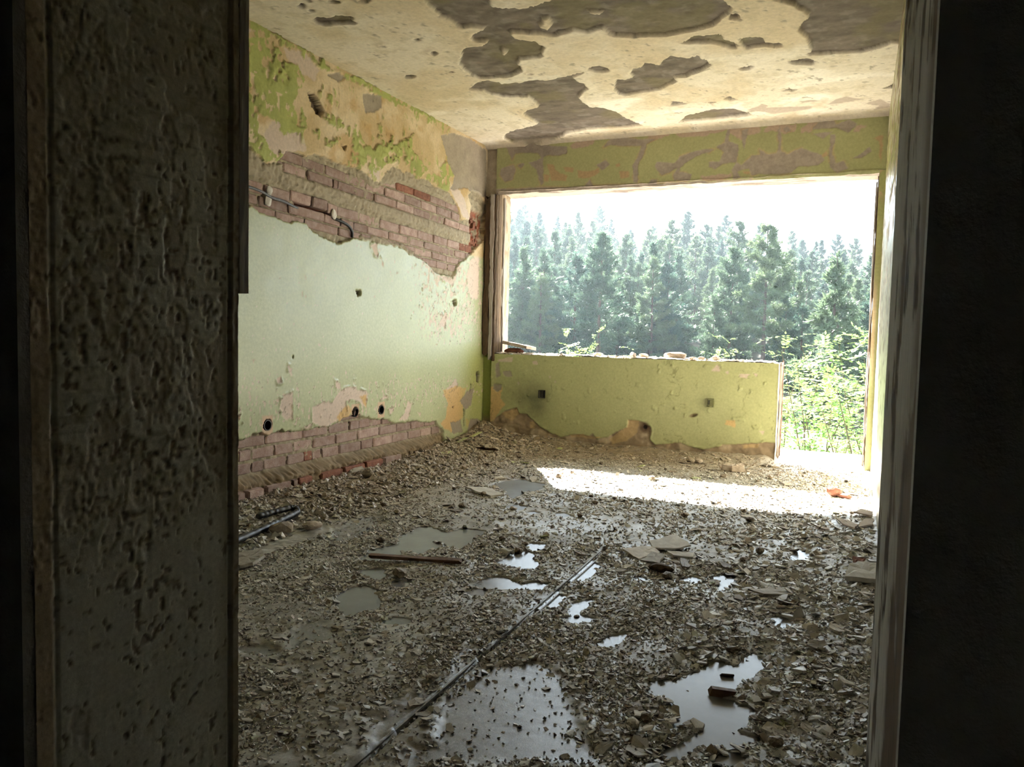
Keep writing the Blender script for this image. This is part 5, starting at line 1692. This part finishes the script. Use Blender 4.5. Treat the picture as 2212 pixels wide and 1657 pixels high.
for k, ((x, y, s, w), wh) in enumerate(zip(spots, where)):
    o = link('parapet_stone', rock_mesh('parapet_stone', 620 + k, (1.5 if 'long' in w else 1.15, .8, .75 if 'tall' in w else .5)), M_STONE)
    o.scale = (s, s, s)
    o.location = (x, y, PT - .006)
    o.rotation_euler = (0, 0, k * 1.7 if 'long' not in w else .05)
    tag(o, w + ' on top of the parapet, ' + wh, 'stone', 'stones on the parapet')
n = 900
r2 = np.random.RandomState(9)
x = XW0 + .02 + (XP - XW0 - .05) * r2.rand(n)
y = YB + .012 + .25 * r2.rand(n)
size = .005 + .016 * r2.rand(n) ** 2
cc = np.concatenate([np.array((.66, .58, .48)) * (.55 + .6 * r2.rand(n, 1)), np.full((n, 1), .9)], 1)
rb = link('parapet_rubble', chips('parapet_rubble', x, y, np.full(n, ZP + .006), size, .35 + .4 * r2.rand(n), 10, cc, 0), M_DEBRIS)
tag(rb, 'crumbs of mortar spread along the top of the parapet', 'rubble', kind='stuff')


# ================================================================ outside: ground, pines, shrubs
def ground_z(x, y):
    t = np.clip(-x / np.maximum(y, 1) / .49, 0, 1.4) ** .5
    return -3.6 + np.maximum(y - 52, 0) * (.09 + .118 * t) * ss(40, 90, y) - .6 * ss(14, 8, y)


def ground_fn(X, Y):
    h = ground_z(X, Y) + .5 * (fbm(X, Y, .12, 3, 301) - .5)
    return h, np.ones(X.shape + (3,)) * (.08, .075, .04), .95


g = surf('ground', steps((-150, 60, 3)), steps((7.4, 20, 1.5), (20, 260, 4)), ground_fn, lambda U, V, h: (U, V, h), M_GROUND)
tag(g, 'wooded hillside beyond the balcony', kind='structure')


def pine_parts(seed, hgt, base, width, power, nb=17):
    """trunk and crown meshes of one pine; crown of needle tufts on whorled branches"""
    r = np.random.RandomState(seed)
    # trunk
    V, F = [], []
    S = 6
    K = 7
    lean = r.randn(2) * .015
    for i in range(K):
        z = hgt * i / (K - 1)
        rad = .16 * (hgt / 11) * (1 - .9 * i / (K - 1)) + .012
        for k in range(S):
            a = 2 * math.pi * k / S
            V.append((rad * math.cos(a) + lean[0] * z, rad * math.sin(a) + lean[1] * z, z))
    for i in range(K - 1):
        for k in range(S):
            F.append((i * S + k, i * S + (k + 1) % S, (i + 1) * S + (k + 1) % S, (i + 1) * S + k))
    # branches as three-sided sticks
    tuft_p, tuft_d = [], []
    z = base
    while z < hgt - .25:
        u = (z - base) / (hgt - base)
        L0 = width * (1 - u) ** power * (.35 + .65 * min(1, u * 4 + .45))
        for b in range(r.randint(4, 7)):
            if u < .2 and r.rand() < .25: continue
            az = r.rand() * 2 * math.pi
            L = max(.25, L0 * (.65 + .55 * r.rand()))
            el = -.15 + .75 * u + .2 * r.randn()
            d = np.array((math.cos(az) * math.cos(el), math.sin(az) * math.cos(el), math.sin(el)))
            p0 = np.array((lean[0] * z, lean[1] * z, z + .2 * r.randn()))
            p1 = p0 + d * L + np.array((0, 0, .12 * L))
            i0 = len(V)
            s = np.cross(d, (0, 0, 1.))
            s = s / (np.linalg.norm(s) + 1e-6) * .018
            V += [tuple(p0 + s), tuple(p0 - s), tuple(p0 + np.array((0, 0, .03))), tuple(p1)]
            F += [(i0, i0 + 1, i0 + 3), (i0 + 1, i0 + 2, i0 + 3), (i0 + 2, i0, i0 + 3)]
            m = max(3, int(L / .17))
            for q in range(m):
                t = .28 + .72 * (q + r.rand()) / m
                side = np.cross(d, (0, 0, 1.)) * r.randn() * .38 * L * (1.05 - t) * 1.0
                tuft_p.append(p0 + (p1 - p0) * t + side + (0, 0, .05 * r.randn()))
                tuft_d.append(d + np.array((0, 0, .45)) + .5 * r.randn(3))
        z += .40 + .2 * r.rand()
    tuft_p.append(np.array((lean[0] * hgt, lean[1] * hgt, hgt - .1)))
    tuft_d.append(np.array((0, 0, 1.)))
    tr = bpy.data.meshes.new('trunk')
    tr.from_pydata([tuple(map(float, v)) for v in V], [], F)
    tr.materials.append(M_BARK)
    # needles: nb blades per tuft
    p, d = np.array(tuft_p), np.array(tuft_d)
    n = len(p)
    d = d / np.linalg.norm(d, axis=1)[:, None]
    dd = d[:, None] * .9 + r.randn(n, nb, 3) * .62
    dd /= np.linalg.norm(dd, axis=2)[..., None]
    ln = (.24 + .20 * r.rand(n, nb))[..., None]
    pp = p[:, None] + r.randn(n, nb, 3) * .07
    sd = np.cross(dd, r.randn(n, nb, 3))
    sd /= np.linalg.norm(sd, axis=2)[..., None]
    w = (.034 + .026 * r.rand(n, nb))[..., None]
    V = np.stack([pp - sd * w * .6, pp + sd * w * .6, pp + dd * ln * .6 + sd * w, pp + dd * ln], 2).reshape(-1, 3)
    I = np.arange(n * nb) * 4
    F = np.concatenate([np.stack([I, I + 1, I + 2], 1), np.stack([I, I + 2, I + 3], 1)])
    cr = mesh_np('needles', V, F)
    cr.materials.append(M_NEEDLE)
    return tr, cr


SPEC = [(901, 11, 1.4, 2.7, .75), (902, 12, 2.0, 2.5, .7), (903, 10, .8, 2.8, .9), (904, 12.5, 4.2, 2.6, .6), (905, 9.5, .6, 2.9, 1.0)]
PINES = [pine_parts(*s) for s in SPEC]


def pine(k, x, y, s, rz, label, group=None):
    o = empty('pine_tree', (x, y, float(ground_z(np.array(x), np.array(y))) - .1), rz)
    o.scale = (s, s, s)
    tag(o, label, 'tree', group)
    for nm, me in zip(('trunk', 'needles'), PINES[k]):
        c = bpy.data.objects.new(nm, me)
        col.objects.link(c)
        c.parent = o
    return o


rp = np.random.RandomState(77)
pine(2, -23.6, 59, 1.06, .4, 'sunlit bushy pine with silvery needles near the corner of the window')
pine(4, -1.3, 45, .98, 1.2, 'broad bright pine standing in front of the forest above the shrubs')
pine(3, -17.2, 54, .95, 2.0, 'tall pine with a bare pale trunk near the middle of the window')
pine(3, -5.9, 56, .98, 3.0, 'pine with a bare reddish trunk behind the end of the parapet')
pine(0, -20.3, 66, .92, .9, 'yellowish rounded pine right of the silvery one')
GR = 'pines of the dense hillside forest'
yy = 57.
while yy < 160:
    sp_ = 2.9 + (yy - 57) * .013
    xs = np.arange(-.55 * yy, .09 * yy, sp_)
    for x in xs:
        x = x + rp.randn() * sp_ * .25
        y = yy + rp.randn() * 2.2
        if rp.rand() < .06: continue
        a_ = x / y
        side_ = 'behind the corner post of the window' if a_ < -.42 else ('left of the middle of the window' if a_ < -.29 else ('in the middle of the window' if a_ < -.17 else ('above the end of the parapet' if a_ < -.07 else 'seen through the open doorway')))
        row = ('in the forest front, ' if yy < 80 else ('halfway up the hillside, ' if yy < 115 else 'near the skyline, ')) + side_
        pine(rp.randint(5), x, y, (.70 + .30 * rp.rand()) * (1 - .20 * float(ss(-14, -4, np.array(x))) * (y < 85)), rp.rand() * 6.28, 'pine ' + row, GR)
    yy *= 1.085


def shrub_parts(seed, hgt, spread, nst=13, per=52):
    """locust-like shrub: arching stems with feathered leaves of paired leaflets"""
    r = np.random.RandomState(seed)
    V, F = [], []
    LP, LD, LL = [], [], []
    for s in range(nst):
        az = r.rand() * 6.28
        tip = np.array((math.cos(az), math.sin(az), 0)) * spread * (.3 + .7 * r.rand())
        h = hgt * (.7 + .35 * r.rand())
        pr = None
        for i in range(7):
            t = i / 6
            p = tip * t ** 1.6 + np.array((0, 0, h * t)) + r.randn(3) * .03
            q = len(V)
            rad = .018 * (1 - t) + .004
            V += [tuple(p + (rad, 0, 0)), tuple(p + (-rad * .5, rad * .87, 0)), tuple(p + (-rad * .5, -rad * .87, 0))]
            if pr is not None:
                for k in range(3):
                    F.append((pr + k, pr + (k + 1) % 3, q + (k + 1) % 3, q + k))
            pr = q
        for i in range(per):
            t = .15 + .88 * r.rand()
            p = tip * t ** 1.6 + np.array((0, 0, h * t)) + r.randn(3) * np.array((.16, .16, .10)) * spread
            d = np.array((math.cos(az), math.sin(az), .15)) * .4 + r.randn(3) * np.array((.8, .8, .35))
            LP.append(p)
            LD.append(d / np.linalg.norm(d))
            LL.append(.20 + .18 * r.rand())
    st = bpy.data.meshes.new('stems')
    st.from_pydata([tuple(map(float, v)) for v in V], [], F)
    st.materials.append(M_STEM)
    P_, D, L = np.array(LP), np.array(LD), np.array(LL)
    n = len(P_)
    npair = 6
    side = np.cross(D, (0, 0, 1.))
    side /= np.linalg.norm(side, axis=1)[:, None] + 1e-6
    upv = np.cross(side, D)
    vs, fs = [], []
    base = 0
    for k in range(npair * 2 + 1):
        t = (k // 2 + 1) / (npair + .6)
        sg = 0 if k == npair * 2 else (1 if k % 2 else -1)
        o = P_ + D * (L * t)[:, None] + upv * (-.25 * L * t * t)[:, None]
        dr_ = (side * sg * .85 + D * (.45 if sg else 1.)) + r.randn(n, 3) * .18
        dr_ /= np.linalg.norm(dr_, axis=1)[:, None]
        ll = (.055 + .022 * r.rand(n))[:, None]
        w = np.cross(dr_, upv + r.randn(n, 3) * .3)
        w /= np.linalg.norm(w, axis=1)[:, None] + 1e-6
        w = w * .015
        vs.append(np.stack([o, o + dr_ * ll * .5 + w, o + dr_ * ll, o + dr_ * ll * .5 - w], 1).reshape(-1, 3))
        fs.append(np.arange(n * 4).reshape(n, 4) + base)
        base += n * 4
    lf = mesh_np('leaves', np.concatenate(vs), np.concatenate(fs))
    lf.materials.append(M_LEAF)
    return st, lf


SHR = [shrub_parts(951, 3.6, 1.1), shrub_parts(952, 3.9, 1.3), shrub_parts(953, 3.2, .9, 7)]
for k, x, y, s, rz, lb in ((0, -.95, 11.2, 1.20, 0, 'low feathery green shrub next to the end of the parapet'), (1, -.30, 11.0, 1.17, 1, 'bright broad feathery shrub in the middle of the open doorway'),
                           (2, .28, 10.2, 1.36, 2, 'bright feathery shrub growing tall beside the sunny pier'), (1, -.55, 9.3, 1.02, 4, 'yellow-green shrub low down behind the balcony slab'),
                           (0, .25, 9.2, 1.08, 5, 'pale green shrub low down by the foot of the sunny pier'), (2, .75, 12.0, 1.4, 3, 'tall feathery shrub mostly hidden by the pier'),
                           (2, -1.9, 10.4, 1.15, 2.5, 'green shrub hidden behind the parapet except its edge'), (0, .2, 13.6, 1.25, 3.3, 'feathery shrub behind the bright ones in the doorway')):
    o = empty('locust_shrub', (x, y, float(ground_z(np.array(x), np.array(y)))), rz)
    o.scale = (s, s, s)
    tag(o, lb, 'shrub', 'shrubs below the balcony')
    for nm, me in zip(('stems', 'leaves'), SHR[k]):
        c = bpy.data.objects.new(nm, me)
        col.objects.link(c)
        c.parent = o
for k, x, y, s, lb in ((1, -6.4, 20.3, 1.10, 'pale green sapling tip just above the middle of the parapet'), (0, -7.5, 20.0, 1.07, 'smaller pale sapling left of the one above the parapet'), (1, -2.35, 20.5, 1.08, 'soft green sapling showing above the end of the parapet')):
    o = empty('sapling', (x, y, float(ground_z(np.array(x), np.array(y)))), x)
    o.scale = (s, s, s)
    tag(o, lb, 'sapling')
    for nm, me in zip(('stems', 'leaves'), SHR[k]):
        c = bpy.data.objects.new(nm, me)
        col.objects.link(c)
        c.parent = o

# ---- thin sunlit haze over the valley
if HAZE > 0:
    hz = boxes('haze', [(-160, 70, 9, 262, -12, 75)], None)
    m = bpy.data.materials.new('valley_haze')
    m.use_nodes = True
    nt = m.node_tree
    nt.nodes.remove(nt.nodes['Principled BSDF'])
    v = nt.nodes.new('ShaderNodeVolumeScatter')
    v.inputs['Color'].default_value = (.72, .88, 1, 1)
    v.inputs['Density'].default_value = HAZE
    v.inputs['Anisotropy'].default_value = .55
    nt.links.new(v.outputs[0], nt.nodes['Material Output'].inputs['Volume'])
    hz.data.materials.append(m)
    tag(hz, 'thin bluish haze hanging over the wooded valley', 'haze', kind='stuff')
